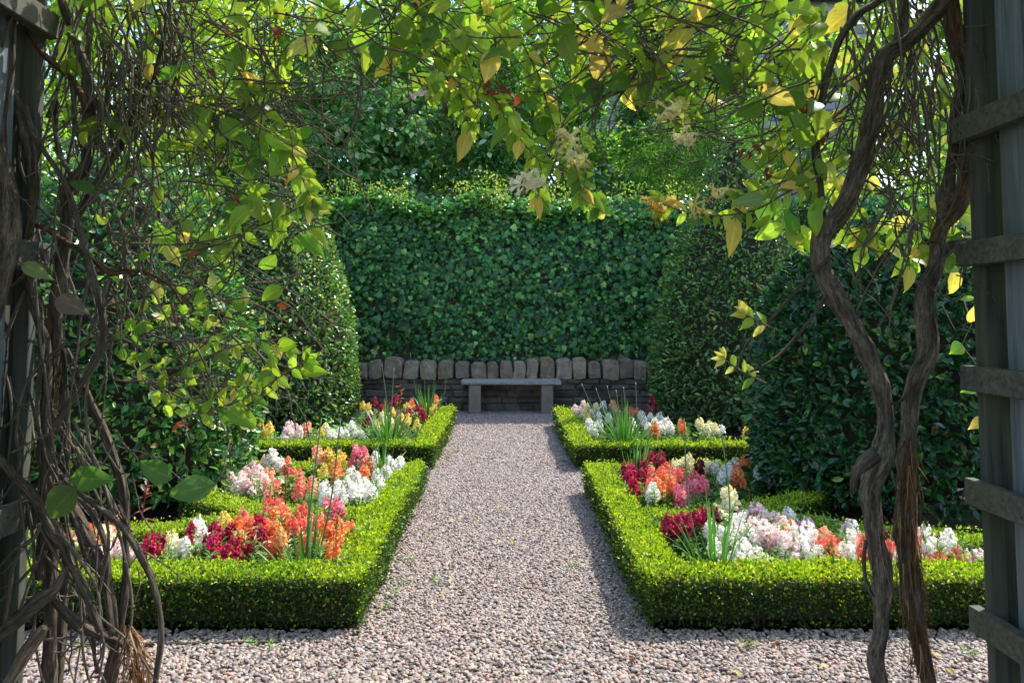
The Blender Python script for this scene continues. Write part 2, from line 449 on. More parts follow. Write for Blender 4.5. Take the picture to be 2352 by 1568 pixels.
# pebbles: one mass of gravel
def pebbles():
    P, S, C = [], [], []
    def area(x0, x1, y0, y1, dens, s0, s1):
        n = int((x1-x0)*(y1-y0)*dens)
        P.append(np.stack([rng.uniform(x0, x1, n), rng.uniform(y0, y1, n), np.zeros(n)], -1))
        S.append(rng.gamma(5.0, 1/5.0, n)*(s1-s0)*.5 + s0)
    area(-2.6, 2.6, 2.45, 3.66, 5200, .0055, .0108)
    area(-PW-.03, PW+.03, 3.66, 5.0, 6600, .0048, .0092)
    area(-PW-.03, PW+.03, 5.0, 7.5, 6200, .005, .009)
    area(-PW-.03, PW+.03, 7.5, 12.0, 4600, .006, .010)
    area(-2.2, -PW-.03, 6.42, 7.5, 2500, .006, .010)
    area(PW+.03, 2.2, 6.42, 7.5, 2500, .006, .010)
    area(-2.2, -PW-.03, 10.45, 11.95, 2000, .007, .011)
    area(PW+.03, 2.2, 10.45, 11.95, 2000, .007, .011)
    P = np.concatenate(P); S = np.concatenate(S)
    P[:, 2] = S*.18 + rng.uniform(0, .006, len(P))
    cols = [lin(179, 160, 151), lin(163, 146, 138), lin(193, 174, 161), lin(134, 121, 118), lin(192, 178, 170), lin(181, 150, 133), lin(155, 148, 147), lin(112, 101, 98), lin(188, 156, 134)]
    cols = [c*np.array((.90, .93, .94)) for c in cols]
    C = palette(len(P), cols, [.24, .22, .13, .13, .03, .09, .08, .05, .03], .11)
    me = bpy.data.meshes.new('gravel')
    me.vertices.add(len(P)); me.vertices.foreach_set('co', P.astype(np.float32).ravel())
    a = me.attributes.new('pcol', 'FLOAT_COLOR', 'POINT')
    c4 = np.ones((len(P), 4), np.float32); c4[:, :3] = C; a.data.foreach_set('color', c4.ravel())
    a = me.attributes.new('psc', 'FLOAT_VECTOR', 'POINT')
    s3 = np.stack([S*rng.uniform(.9, 1.6, len(S)), S*rng.uniform(.8, 1.1, len(S)), S*rng.uniform(.5, .85, len(S))], -1)
    a.data.foreach_set('vector', s3.astype(np.float32).ravel())
    a = me.attributes.new('prot', 'FLOAT_VECTOR', 'POINT')
    r3 = np.stack([rng.normal(0, .35, len(S)), rng.normal(0, .35, len(S)), rng.uniform(0, 6.28, len(S))], -1)
    a.data.foreach_set('vector', r3.astype(np.float32).ravel())
    o = bpy.data.objects.new('gravel', me); COL.objects.link(o); kind(o, 'stuff')
    m, t, b = mat_new('pebble')
    at_ = N(t, 'ShaderNodeAttribute', attribute_name='pcol'); at_.attribute_type = 'INSTANCER'
    tc = N(t, 'ShaderNodeTexCoord'); nz = N(t, 'ShaderNodeTexNoise'); nz.inputs['Scale'].default_value = 2.5; nz.inputs['Detail'].default_value = 4
    t.links.new(tc.outputs['Object'], nz.inputs['Vector'])
    rp = ramp(t, [(.3, (.72, .72, .72)), (.7, (1.12, 1.1, 1.08))]); t.links.new(nz.outputs[0], rp.inputs[0])
    mu = N(t, 'ShaderNodeMix', data_type='RGBA', blend_type='MULTIPLY'); mu.inputs[0].default_value = 1
    t.links.new(at_.outputs['Color'], mu.inputs[6]); t.links.new(rp.outputs[0], mu.inputs[7]); t.links.new(mu.outputs[2], b.inputs['Base Color'])
    b.inputs['Roughness'].default_value = .65; b.inputs['Specular IOR Level'].default_value = .3
    me.materials.append(m)
    g = bpy.data.node_groups.new('gravel_scatter', 'GeometryNodeTree')
    g.interface.new_socket('Geometry', in_out='INPUT', socket_type='NodeSocketGeometry')
    g.interface.new_socket('Geometry', in_out='OUTPUT', socket_type='NodeSocketGeometry')
    gi = g.nodes.new('NodeGroupInput'); go = g.nodes.new('NodeGroupOutput')
    ic = g.nodes.new('GeometryNodeMeshIcoSphere'); ic.inputs['Radius'].default_value = 1; ic.inputs['Subdivisions'].default_value = 3
    sp = g.nodes.new('GeometryNodeSetPosition')
    gn = g.nodes.new('ShaderNodeTexNoise'); gn.inputs['Scale'].default_value = .9
    sub = g.nodes.new('ShaderNodeVectorMath'); sub.operation = 'SUBTRACT'; sub.inputs[1].default_value = (.5, .5, .5)
    scl = g.nodes.new('ShaderNodeVectorMath'); scl.operation = 'SCALE'; scl.inputs['Scale'].default_value = .9
    g.links.new(gn.outputs['Color'], sub.inputs[0]); g.links.new(sub.outputs[0], scl.inputs[0]); g.links.new(scl.outputs[0], sp.inputs['Offset'])
    g.links.new(ic.outputs['Mesh'], sp.inputs['Geometry'])
    sh = g.nodes.new('GeometryNodeSetShadeSmooth'); g.links.new(sp.outputs[0], sh.inputs[0])
    sm = g.nodes.new('GeometryNodeSetMaterial'); sm.inputs['Material'].default_value = m; g.links.new(sh.outputs[0], sm.inputs[0])
    mtp = g.nodes.new('GeometryNodeMeshToPoints'); g.links.new(gi.outputs[0], mtp.inputs[0])
    iop = g.nodes.new('GeometryNodeInstanceOnPoints')
    def named(nm):
        q = g.nodes.new('GeometryNodeInputNamedAttribute'); q.data_type = 'FLOAT_VECTOR'; q.inputs['Name'].default_value = nm; return q.outputs[0]
    g.links.new(mtp.outputs[0], iop.inputs['Points']); g.links.new(sm.outputs[0], iop.inputs['Instance'])
    g.links.new(named('psc'), iop.inputs['Scale'])
    er = g.nodes.new('FunctionNodeEulerToRotation'); g.links.new(named('prot'), er.inputs[0]); g.links.new(er.outputs[0], iop.inputs['Rotation'])
    g.links.new(iop.outputs[0], go.inputs[0])
    md = o.modifiers.new('scatter', 'NODES'); md.node_group = g
pebbles()

# ------------------------------------------------------------------ low stone wall, bench, ivy wall
def stone_wall():
    t = thing('stone_wall', 'low grey rubble wall with upright rounded coping stones behind the bench', 'wall', (0, 12.1, 0))
    a = Acc()
    for z0, z1 in ((.0, .13), (.13, .22), (.22, .33), (.33, .42), (.42, .49)):
        x = -5.5 + rng.uniform(0, .2)
        while x < 5.5:
            wd = rng.uniform(.18, .55)
            V, F = box((x+wd/2, 12.12+rng.uniform(-.015, .02), (z0+z1)/2), (wd-.012, .34, z1-z0-.010), 0, .018, .007)
            a.add(V, F, np.full(3, rng.uniform(.65, 1.25))*(1, rng.uniform(.94, 1), rng.uniform(.86, .98)))
            x += wd
    a.build('wall_stones', M['rubble'], t)
    V, F = box((0, 12.13, .25), (11, .29, .5), 0, .01); build('mortar_core', V, F, M['mortar'], t, np.ones(3))
    x = -5.4
    while x < 5.4:
        wd = rng.uniform(.17, .29); h = rng.uniform(.25, .35)
        # upright block with a domed top
        nx, nz = 7, 8
        prof = []
        for k in range(24):
            th = 2*math.pi*k/24; c, s_ = math.cos(th), math.sin(th)
            e = .42
            prof.append((abs(c)**(.5 if s_ > 0 else .3)*np.sign(c)*wd*.5, (abs(s_)**(.5 if s_ > 0 else .3))*np.sign(s_)*h/2))
        prof = np.array(prof)
        rows = []
        for q, (yy, sc_) in enumerate(((-.172, .5), (-.168, .86), (-.145, .97), (.10, 1.0), (.155, .95), (.17, .8))):
            pr = prof*sc_
            rows.append(np.stack([pr[:, 0], np.full(24, yy), pr[:, 1]], -1))
        Vv = np.vstack(rows); Vv += rng.normal(0, .0035, Vv.shape)
        Vv[:, 1] += .014*noise3(Vv*1.0+x, 16, int(x*30) % 83); Vv[:, 0] += .03*noise3(Vv, 8, int(x*50) % 97)*1.0
        Vv[:, 2] += .02*noise3(Vv+3, 7, int(x*70) % 89)
        Qf = []
        for r_ in range(5):
            for k in range(24):
                Qf.append([r_*24+k, r_*24+(k+1) % 24, (r_+1)*24+(k+1) % 24, (r_+1)*24+k])
        f0 = np.array([list(range(24))]); f1 = np.array([list(range(143, 119, -1))])
        off = np.array((x+wd/2, 12.08+rng.uniform(-.02, .02), .487+h/2))
        build('coping_stone', Vv+off, [np.array(Qf), f0, f1], M['coping'], t, np.full(3, rng.uniform(.6, 1.1))*(1, rng.uniform(.93, 1), rng.uniform(.85, .98)), False)
        x += wd + rng.uniform(.004, .028)
stone_wall()

def bench():
    t = thing('stone_bench', 'plain stone bench with lichened slab seat at the end of the path', 'bench', (.1, 11.72, 0))
    V, F = box((.105, 11.74, .475), (1.5, .40, .068), 0, .022, .0025)
    # finer slab edge
    build('seat', V, F, M['slab'], t, np.ones(3), False)
    for x in (-.44, .645):
        V, F = box((x, 11.74, .215), (.18, .33, .450), 0, .012, .0015)
        build('leg', V, F, M['leg'], t, np.ones(3))
bench()

def ivy_wall():
    t = thing('ivy_wall', 'tall wall covered in dark green ivy behind the stone bench', 'ivy wall', (0, 12.6, 0))
    V, F = box((0, 12.75, 1.62), (13, .3, 3.24), 0, .02, 0); build('wall_core', V, F, M['rubble'], t, np.ones(3))
    n = 21000
    x = rng.uniform(-6.2, 6.2, n); z = rng.uniform(.78, 3.42, n)
    pos = np.stack([x, np.zeros(n), z], -1)
    bulge = .13*noise3(pos, 1.6, 4) + .09*noise3(pos, 5.0, 8) + .045*noise3(pos, 13, 9)
    pos[:, 1] = 12.43 - bulge - np.minimum(rng.exponential(.07, n), .24) + np.clip((z-3.1), 0, 1)**1.5*.5
    low = z < .95
    keep = ~(low & (rng.random(n) < .55 + .35*noise3(pos, 6, 2)))
    pos = pos[keep]; n = len(pos)
    tip = np.stack([rng.normal(0, .55, n), -.25+rng.normal(0, .25, n), -1+rng.normal(0, .3, n)], -1)
    nrm = np.stack([rng.normal(0, .5, n), -1+rng.normal(0, .25, n), .5+rng.normal(0, .55, n)], -1)
    L = np.clip(rng.lognormal(-2.66, .32, n), .035, .13)
    cols = [lin(68, 128, 58), lin(48, 100, 50), lin(96, 158, 68), lin(154, 192, 96), lin(34, 76, 44)]
    c = palette(n, cols, [.38, .26, .2, .05, .11], .2)
    leaves('ivy', T_ivy(), pos, tip, nrm, L, L*rng.uniform(.95, 1.15, n), c, M['ivy'], t)
    # top growth
    n = 8500
    x = rng.uniform(-6.2, 6.2, n); y = rng.uniform(12.12, 13.0, n)
    pos = np.stack([x, y, np.zeros(n)], -1)
    h = .15*noise3(pos, 2.2, 21) + .10*noise3(pos, 6.5, 22) + .16*np.exp(-((x+.35)/.4)**2) + .05*np.exp(-((x+2.2)/.5)**2)
    pos[:, 2] = 3.33 + h - rng.exponential(.05, n) - .15*((y-12.6)/.4)**2
    tip = rng.normal(0, 1, (n, 3)); tip[:, 2] = tip[:, 2]*.5
    nrm = np.stack([rng.normal(0, .5, n), rng.normal(-.3, .4, n), np.ones(n)], -1)
    L = rng.uniform(.06, .10, n)
    c = palette(n, [lin(76, 136, 62), lin(104, 160, 76), lin(132, 176, 88)], [.5, .35, .15], .18)
    leaves('top_growth', T_ivy(), pos, tip, nrm, L, L, c, M['ivy'], t)
    # tufts of paler shoots standing off the top
    a = []; tp = []; nm = []; cc = []
    for (px, hh, sp_) in ((-2.75, .22, .16), (-2.45, .26, .14), (-2.1, .24, .22), (-1.75, .12, .2), (-1.6, .28, .06), (-.6, .22, .22), (-.35, .42, .24), (-.1, .30, .2), (-.2, .12, .4), (-.3, -.1, .3), (-.15, -.25, .22), (1.0, .18, .3), (2.0, .2, .3), (2.7, .2, .25)):
        k = int(90*(sp_/.2+.3))
        q = np.stack([px+rng.normal(0, sp_*.6, k), 12.35+rng.normal(0, .08, k), 3.42+rng.uniform(-.12, max(hh, 0), k)], -1)
        if hh < 0: q = np.stack([px+rng.normal(0, sp_*.5, k), 12.22+rng.normal(0, .05, k), 3.42+rng.uniform(hh-.2, hh+.15, k)], -1)
        a.append(q); tp.append(unit(rng.normal(0, 1, (k, 3))+(0, -.2, .5))); nm.append(rng.normal(0, 1, (k, 3))+(0, -.6, .4))
        cc.append(palette(k, [lin(142, 172, 88), lin(116, 156, 74), lin(170, 174, 110), lin(176, 140, 96)], [.42, .36, .16, .06], .15))
    a = np.concatenate(a); n = len(a); L = rng.uniform(.03, .06, n)
    leaves('pale_shoots', T_fold(), a, np.concatenate(tp), np.concatenate(nm), L, L*.6, np.concatenate(cc), M['tree'], t)
ivy_wall()

# ------------------------------------------------------------------ topiary
def topiary(cx, cy, H, prof, z0, leafL, count, cols, probs, label, seed, trunk=True):
    t = thing('topiary_bush', label, 'topiary', (cx, cy, 0), 'clipped topiary cones')
    zs = np.linspace(z0, H, 60)
    pr = lambda z: np.interp(z, [p[0] for p in prof], [p[1] for p in prof])
    # closed dark twig core, added to block light showing through
    rings = 24; sg = 40
    zz = np.linspace(z0+.12, H-.12, rings); th = np.linspace(0, 2*np.pi, sg, endpoint=False)
    rr = np.maximum(pr(zz)-.14, .01)
    V = np.stack([rr[:, None]*np.cos(th), rr[:, None]*np.sin(th), np.repeat(zz[:, None], sg, 1)], -1).reshape(-1, 3)
    V[:, :2] *= (1+.05*noise3(V, 4, seed))[:, None]
    i = np.arange(rings-1)[:, None]*sg; j = np.arange(sg)[None]; j2 = (j+1) % sg
    Q = np.stack([i+j, i+j2, i+sg+j2, i+sg+j], -1).reshape(-1, 4)
    V += (cx, cy, 0)
    build('dark_twig_core', V, [Q, np.arange(sg)[None, ::-1], (np.arange(sg)+(rings-1)*sg)[None]], M['core'], t)
    # leaves
    wgt = pr(zs); cdf = np.cumsum(wgt); cdf /= cdf[-1]
    z = np.interp(rng.random(count), cdf, zs); a = rng.uniform(0, 2*np.pi, count)
    r = pr(z)
    d = np.stack([np.cos(a), np.sin(a), z], -1)
    bump = .045*noise3(d*(2.2, 2.2, 2.0), 1.8, seed+1) + .03*noise3(d*(2, 2, 2), 5, seed+2)
    depth = np.minimum(rng.exponential(.05, count), .22) - .02
    strag = rng.random(count) < .03
    depth[strag] = -rng.uniform(.02, .09, strag.sum())
    rad = np.maximum(r + bump - depth, .0)
    slope = (pr(z+.05)-pr(z-.05))/.1
    out = unit(np.stack([np.cos(a), np.sin(a), -slope], -1))
    pos = np.stack([cx+rad*np.cos(a), cy+rad*np.sin(a), z], -1)
    tip = unit(out*.55 + rng.normal(0, .55, (count, 3)) + (0, 0, .12))
    nrm = out*.75 + (0, 0, .45) + rng.normal(0, .45, (count, 3))
    L = leafL*rng.uniform(.65, 1.2, count)
    c = palette(count, cols, probs, .2)
    leaves('foliage', T_laurel(), pos, tip, nrm, L, L*rng.uniform(.42, .55, count), c, M['laurel'], t)
    # trunks and bare lower twigs
    acc = Acc()
    for k in range(9):
        a0 = rng.uniform(0, 6.28); rr0 = rng.uniform(0, .25)
        p0 = np.array((cx+rr0*math.cos(a0), cy+rr0*math.sin(a0), 0)); a1 = a0+rng.normal(0, .4); r1 = pr(z0+.3)*rng.uniform(.3, .8)
        p1 = np.array((cx+r1*math.cos(a1), cy+r1*math.sin(a1), z0+rng.uniform(.2, .5)))
        pts = spline([p0, p0*.6+p1*.4+rng.normal(0, .05, 3), p1], .08)
        V, F, at_ = tube(pts, np.linspace(.035, .012, len(pts)), 7); acc.add(V, F, None, at_)
    acc.build('trunk', M['tree_bark'], t, True, 'bark')
    return t
PF = [(.0, 1.02), (.3, 1.14), (.7, 1.16), (1.3, 1.10), (2.0, .95), (2.7, .70), (3.2, .48), (3.7, .26), (4.1, .06), (4.2, .0)]
PN = [(.0, .8), (.25, .92), (.5, 1.0), (.9, .99), (1.5, .91), (1.9, .80), (2.2, .66), (2.5, .44), (2.68, .22), (2.75, .0)]
PR = [(.0, .8), (.25, .95), (.5, 1.02), (.9, 1.0), (1.4, .92), (1.75, .78), (2.05, .56), (2.25, .3), (2.35, .0)]
dk = [lin(84, 128, 60), lin(62, 104, 56), lin(114, 154, 70), lin(166, 192, 88), lin(136, 120, 78)]
topiary(-3.2, 10.6, 4.2, PF, .12, .078, 17000, dk, [.36, .25, .23, .12, .04], 'tall clipped evergreen cone left of the ivy wall, beside the far left bed', 1)
topiary(3.2, 10.6, 4.2, PF, .12, .074, 17500, dk, [.42, .32, .18, .04, .04], 'tall clipped evergreen cone right of the ivy wall, beside the far right bed', 2)
nk = [lin(60, 112, 58), lin(46, 92, 54), lin(92, 144, 64), lin(146, 182, 80), lin(126, 110, 74)]
topiary(-2.95, 5.9, 2.75, PN, .22, .072, 17000, nk, [.36, .24, .24, .13, .03], 'bulky glossy laurel dome in the near left bed, behind the tangled vine stems', 3)
nk2 = [lin(44, 92, 54), lin(34, 74, 48), lin(66, 118, 58), lin(122, 160, 76), lin(110, 98, 68)]
topiary(2.95, 5.9, 2.35, PR, .22, .080, 18000, nk2, [.42, .33, .19, .03, .03], 'bulky dark glossy laurel dome in the near right bed, behind the two vine trunks', 4)

# ------------------------------------------------------------------ box hedges
def hedge(paths, label, leafL, dens, W=.218, H=.250, stems=True):
    first = paths[0][0]
    t = thing('box_hedge', label, 'hedge', (first[0], first[1], 0), 'clipped box hedges round the flower beds')
    P_, N_ = [], []
    core = Acc()
    for path in paths:
        path = np.array(path, float)
        segs = path[1:]-path[:-1]; ln = np.linalg.norm(segs, axis=1)
        tot = ln.sum(); per = 2*H+W
        tot = (ln+W).sum()
        n = int(tot*per*dens)
        k = rng.choice(len(ln), n, p=(ln+W)/tot)
        s = rng.uniform(0, 1, n)*(ln[k]+W) - W/2
        c = path[k] + segs[k]*(s/ln[k])[:, None]
        d = segs[k]/ln[k][:, None]; nn = np.stack([d[:, 1], -d[:, 0]], -1)
        q = rng.uniform(0, per, n)
        left = q < H; top = (q >= H) & (q < H+W); right = q >= H+W
        off = np.where(left, -W/2, np.where(right, W/2, q-H-W/2))
        z = np.where(left, q, np.where(right, per-q, H))
        z = np.where(top, z, .015 + z*(H-.015)/H)
        nx = np.where(left, -1.0, np.where(right, 1.0, 0.0)); nz = np.where(top, 1.0, .0)
        # rounded shoulders
        e = np.clip((np.abs(off)-(W/2-.035))/.035, 0, 1)*np.clip((z-(H-.035))/.035, 0, 1)
        nrm = np.stack([nn[:, 0]*nx, nn[:, 1]*nx, nz], -1)
        nrm += e[:, None]*np.stack([nn[:, 0]*np.sign(off), nn[:, 1]*np.sign(off), np.ones(n)], -1); nrm = unit(nrm)
        pos = np.stack([c[:, 0]+nn[:, 0]*off, c[:, 1]+nn[:, 1]*off, z], -1)
        bump = .020*noise3(pos, 7, 5) + .013*noise3(pos, 24, 6) - .020*e
        dep = np.minimum(rng.exponential(.013, n), .06)
        out = rng.random(n) < .12
        dep[out] = -rng.uniform(0, 1, out.sum())**2.5*.045
        thin = (z < .08) & ~top
        pos += nrm*(bump-dep-thin*.01)[:, None]
        keep = ~(thin & (rng.random(n) < .45))
        base = np.stack([c[:, 0]+nn[:, 0]*off, c[:, 1]+nn[:, 1]*off], -1)
        for p2 in paths:                      # nothing grows inside the neighbouring run
            p2 = np.array(p2, float)
            for i2, (a2, b2) in enumerate(zip(p2[:-1], p2[1:])):
                same = (k == i2) if p2.shape == path.shape and np.allclose(p2, path) else np.zeros(n, bool)
                d2 = (b2-a2); l2 = np.linalg.norm(d2); d2 /= l2
                r2 = base-a2; al = r2@d2; ac = np.abs(r2@np.array((d2[1], -d2[0])))
                keep &= same | ~((al > -W/2+.02) & (al < l2+W/2-.02) & (ac < W/2-.02) & ~top)
                keep &= same | ~((al > -W/2+.02) & (al < l2+W/2-.02) & (ac < W/2-.01) & top & (i2 < k))
        P_.append(pos[keep]); N_.append(nrm[keep])
        for a, b in zip(path[:-1], path[1:]):     # end faces and a dark twig core added to fill the inside
            dd = b-a; L = np.linalg.norm(dd); ang = math.atan2(dd[1], dd[0]); m_ = (a+b)/2
            V, F = box((m_[0], m_[1], (H-.035)/2+.01), (L+W-.10, W-.09, H-.06), ang, .03, .004)
            core.add(V, F)
        for (c0, dd) in ((path[0], path[0]-path[1]), (path[-1], path[-1]-path[-2])):
            dd = dd/np.linalg.norm(dd); m2 = int(W*H*dens)
            u = rng.uniform(-W/2, W/2, m2); zz = rng.uniform(.02, H, m2)
            n2 = np.array((dd[1], -dd[0]))
            pp = np.stack([c0[0]+n2[0]*u+dd[0]*W/2, c0[1]+n2[1]*u+dd[1]*W/2, zz], -1)
            nv = np.broadcast_to(np.array((dd[0], dd[1], 0.0)), pp.shape)
            P_.append(pp-nv*np.minimum(rng.exponential(.013, m2), .05)[:, None]); N_.append(nv)
    core.build('dark_twig_core', M['core'], t)
    pos = np.concatenate(P_); nrm = np.concatenate(N_); n = len(pos)
    tip = unit(nrm*.6 + rng.normal(0, .5, (n, 3)) + (0, 0, .35))
    fn = nrm*.5 + rng.normal(0, .6, (n, 3)) + (0, 0, .35)
    L = leafL*rng.uniform(.7, 1.25, n)
    cl = noise3(pos, 7, 14)
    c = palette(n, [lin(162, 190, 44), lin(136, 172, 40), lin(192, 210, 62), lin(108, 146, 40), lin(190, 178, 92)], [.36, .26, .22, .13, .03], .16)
    old = palette(n, [lin(64, 98, 36), lin(50, 82, 34), lin(82, 116, 42), lin(38, 66, 30), lin(118, 98, 60)], [.34, .28, .18, .15, .05], .18)  # older growth on the sides, darkened further to put shade into the colour
    c = np.where((rng.random(n) < np.clip(.06+1.1*nrm[:, 2]+.25*(pos[:, 2] > H-.04), 0, .93))[:, None], c, old)  # lighter tops, darker sides: part growth, part light painted into the leaves
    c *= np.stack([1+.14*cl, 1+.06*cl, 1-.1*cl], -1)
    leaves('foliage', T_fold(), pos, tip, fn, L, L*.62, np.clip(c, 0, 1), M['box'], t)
    if stems:
        acc = Acc()
        for path in paths:
            path = np.array(path, float)
            for a, b in zip(path[:-1], path[1:]):
                L_ = np.linalg.norm(b-a); dd = (b-a)/L_; n2 = np.array((dd[1], -dd[0]))
                for k in range(int(L_/.03)):
                    s = rng.uniform(0, L_); o = rng.choice((-1, 1))*rng.uniform(.06, .118)
                    p = a+dd*s+n2*o*.7
                    q = a+dd*(s+rng.normal(0, .04))+n2*o*1.08
                    pts = spline(np.array([(p[0], p[1], 0), ((p[0]+q[0])/2, (p[1]+q[1])/2, .05), (q[0], q[1], rng.uniform(.08, .14))]), .03)
                    V, F, at_ = tube(pts, np.linspace(.0055, .0022, len(pts)), 4); acc.add(V, F, None, at_)
        kind(acc.build('woody_stems', M['tree_bark'], t, False, 'bark'), 'stuff')
    return t
hw = .125
X0 = PW+hw-.014
for s, side in ((-1, 'left'), (1, 'right')):
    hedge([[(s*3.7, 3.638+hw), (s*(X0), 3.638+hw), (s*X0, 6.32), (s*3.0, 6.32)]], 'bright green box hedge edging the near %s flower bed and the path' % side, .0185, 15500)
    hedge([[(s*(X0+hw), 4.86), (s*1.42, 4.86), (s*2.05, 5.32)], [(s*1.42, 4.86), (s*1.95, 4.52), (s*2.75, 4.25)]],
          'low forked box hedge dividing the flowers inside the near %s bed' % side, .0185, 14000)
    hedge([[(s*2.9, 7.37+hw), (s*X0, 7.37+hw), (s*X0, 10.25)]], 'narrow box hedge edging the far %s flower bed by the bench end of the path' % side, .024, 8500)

# ------------------------------------------------------------------ snapdragons
FC = {'magenta': [(186, 8, 74), (156, 6, 60), (206, 24, 104)], 'coral': [(248, 146, 122), (250, 172, 146), (243, 122, 108)],
      'orange': [(250, 150, 84), (252, 176, 110), (246, 130, 98)], 'white': [(250, 251, 244), (244, 249, 236), (252, 252, 248)],
      'pale pink': [(251, 228, 226), (248, 208, 210), (252, 243, 238)], 'yellow': [(246, 222, 98), (240, 206, 104), (248, 232, 140)],
      'cream': [(242, 238, 176), (236, 232, 190), (246, 242, 210)], 'peach': [(249, 192, 156), (246, 170, 140), (251, 216, 184)],
      'pink': [(242, 128, 150), (246, 164, 176), (236, 104, 138)], 'lilac': [(228, 200, 236), (238, 216, 240), (214, 182, 226)],
      'dark red': [(122, 6, 36), (98, 8, 40), (140, 14, 48)]}
def spike_geo(colour, seed):
    g = np.random.default_rng(seed)
    H = g.uniform(.085, .145); a = Acc()
    cols = [lin(*c) for c in FC[colour]]
    green = lin(152, 178, 92)
    V, F, _ = tube(np.array([(0, 0, 0), (.003, 0, H*.5), (0, .002, H)]), [.004, .0035, .002], 5); a.add(V, F, green)
    nf = int(9+H*42)
    for i in range(nf):
        f = i/(nf-1)
        th = i*2.4+g.normal(0, .45); z = H*(.03+.88*f)+g.normal(0, .004)
        s = (1.72-.85*f**2)*g.uniform(.72, 1.25)
        o = np.array((math.cos(th), math.sin(th), 0)); sd = np.array((-o[1], o[0], 0)); up = np.array((0, 0, 1.0))
        ax = unit(o+up*(.1+.55*f+g.normal(0, .28))); u2 = unit(up-ax*(up@ax))
        b = np.array((0, 0, z)) + o*.004
        c = cols[g.integers(3)]*math.exp(g.normal(0, .1)); c2 = np.clip(c*1.12+.02, 0, 1)
        L = .019*s*g.uniform(.8, 1.25); w_ = .0085*s
        m_ = b+ax*L
        ring0 = [b+(sd*math.cos(k)*.0035+u2*math.sin(k)*.0035)*s for k in np.linspace(0, 2*np.pi, 6, endpoint=False)]
        ring1 = [m_+(sd*math.cos(k)*w_+u2*math.sin(k)*w_*.9) for k in np.linspace(0, 2*np.pi, 6, endpoint=False)]
        q = [[k, (k+1) % 6, 6+(k+1) % 6, 6+k] for k in range(6)]
        a.add(np.array(ring0+ring1), [np.array(q)], np.clip(c*.95, 0, 1))
        # five frilled lips: two up, three down
        for (ang, ln, wd, fl) in ((65, .017, .011, .35), (115, .017, .011, .35), (200, .015, .010, .75), (270, .016, .012, .9), (340, .015, .010, .75)):
            k = math.radians(ang + g.normal(0, 8))
            rd = sd*math.cos(k)+u2*math.sin(k); tg = -sd*math.sin(k)+u2*math.cos(k)
            p0 = m_+rd*w_*.75
            dr = unit(ax*(1-fl)+rd*(.55+fl*.5)+g.normal(0, .12, 3))
            l_ = ln*s; ww = wd*s
            bend = -ax*.35*l_
            P_ = np.array([p0-tg*ww*.45, p0+tg*ww*.45, p0+dr*l_*.6+tg*ww*.75, p0+dr*l_*.6-tg*ww*.75, p0+dr*l_+bend+tg*ww*.42, p0+dr*l_+bend-tg*ww*.42, p0+dr*l_*.6+ax*.002*s])
            a.add(P_, [np.array([[0, 1, 6], [0, 6, 3], [1, 2, 6], [6, 2, 4], [6, 4, 5], [3, 6, 5]])], np.clip(c2*g.uniform(.88, 1.1), 0, 1))
        # swollen palate in the throat
        pc = m_+ax*.004*s-u2*.003*s
        P_ = np.array([pc+sd*.006*s, pc-sd*.006*s, pc-u2*.006*s, pc+ax*.006*s+u2*.002*s])
        pal = lin(248, 214, 110) if colour in ('white', 'cream', 'yellow', 'orange', 'pale pink') else c2
        a.add(P_, [np.array([[0, 3, 2], [3, 1, 2], [0, 1, 3]])], np.clip(c2*.55+pal*.45, 0, 1))
    for i in range(20):          # buds at the tip
        th = i*2.4; z = H*(.86+.34*i/20); s = .0115*(1-.62*i/20)
        o = np.array((math.cos(th), math.sin(th), .9)); o = unit(o); sd = unit(np.cross(o, (0, 0, 1.0))); u2 = np.cross(sd, o)
        b = np.array((0, 0, z))
        P_ = np.array([b, b+o*s*.6+sd*s*.4, b+o*s*.6-sd*s*.2+u2*s*.35, b+o*s*.6-sd*s*.2-u2*s*.35, b+o*s*1.4])
        cc = green*.6+cols[0]*.4 if i < 8 else green
        a.add(P_, [np.array([[0, 2, 1], [0, 3, 2], [0, 1, 3], [1, 2, 4], [2, 3, 4], [3, 1, 4]])], cc)
    return a, H
def greens_geo(seed, spots):
    g = np.random.default_rng(seed); a = Acc()
    P_, T_, N_ = [], [], []
    for (x, y, h) in spots:
        pts = spline(np.array([(x*.25, y*.25, 0), (x*.8, y*.8, h*.55), (x, y, h)]), .03)
        V, F, _ = tube(pts, np.linspace(.0042, .003, len(pts)), 5); a.add(V, F, lin(112, 140, 76))
        k = int(30+h*90)
        f = g.uniform(.05, 1, k)
        b = np.stack([np.interp(f, np.linspace(0, 1, len(pts)), pts[:, q]) for q in range(3)], -1)
        th = g.uniform(0, 6.28, k)
        P_.append(b); T_.append(unit(np.stack([np.cos(th), np.sin(th), g.uniform(-.1, .9, k)], -1))); N_.append(np.stack([-.4*np.cos(th), -.4*np.sin(th), np.ones(k)], -1))
    P_ = np.concatenate(P_); T_ = np.concatenate(T_); N_ = np.concatenate(N_)
    L = g.uniform(.028, .055, len(P_))
    V, F, _, k = scatter(T_fold(), P_, T_, N_, L, L*.26)
    c = palette(len(P_), [lin(122, 164, 98), lin(98, 144, 82), lin(154, 186, 126)], None, .14)
    a.add(V, F, np.repeat(c, k, 0))
    return a
SPIKES = {}
for ci, cn in enumerate(FC):
    SPIKES[cn] = []
    for v in range(3):
        a, H = spike_geo(cn, 40+ci*7+v)
        me_o = a.build('flower_spike', M['petal'])
        SPIKES[cn].append((me_o.data, H)); bpy.data.objects.remove(me_o)
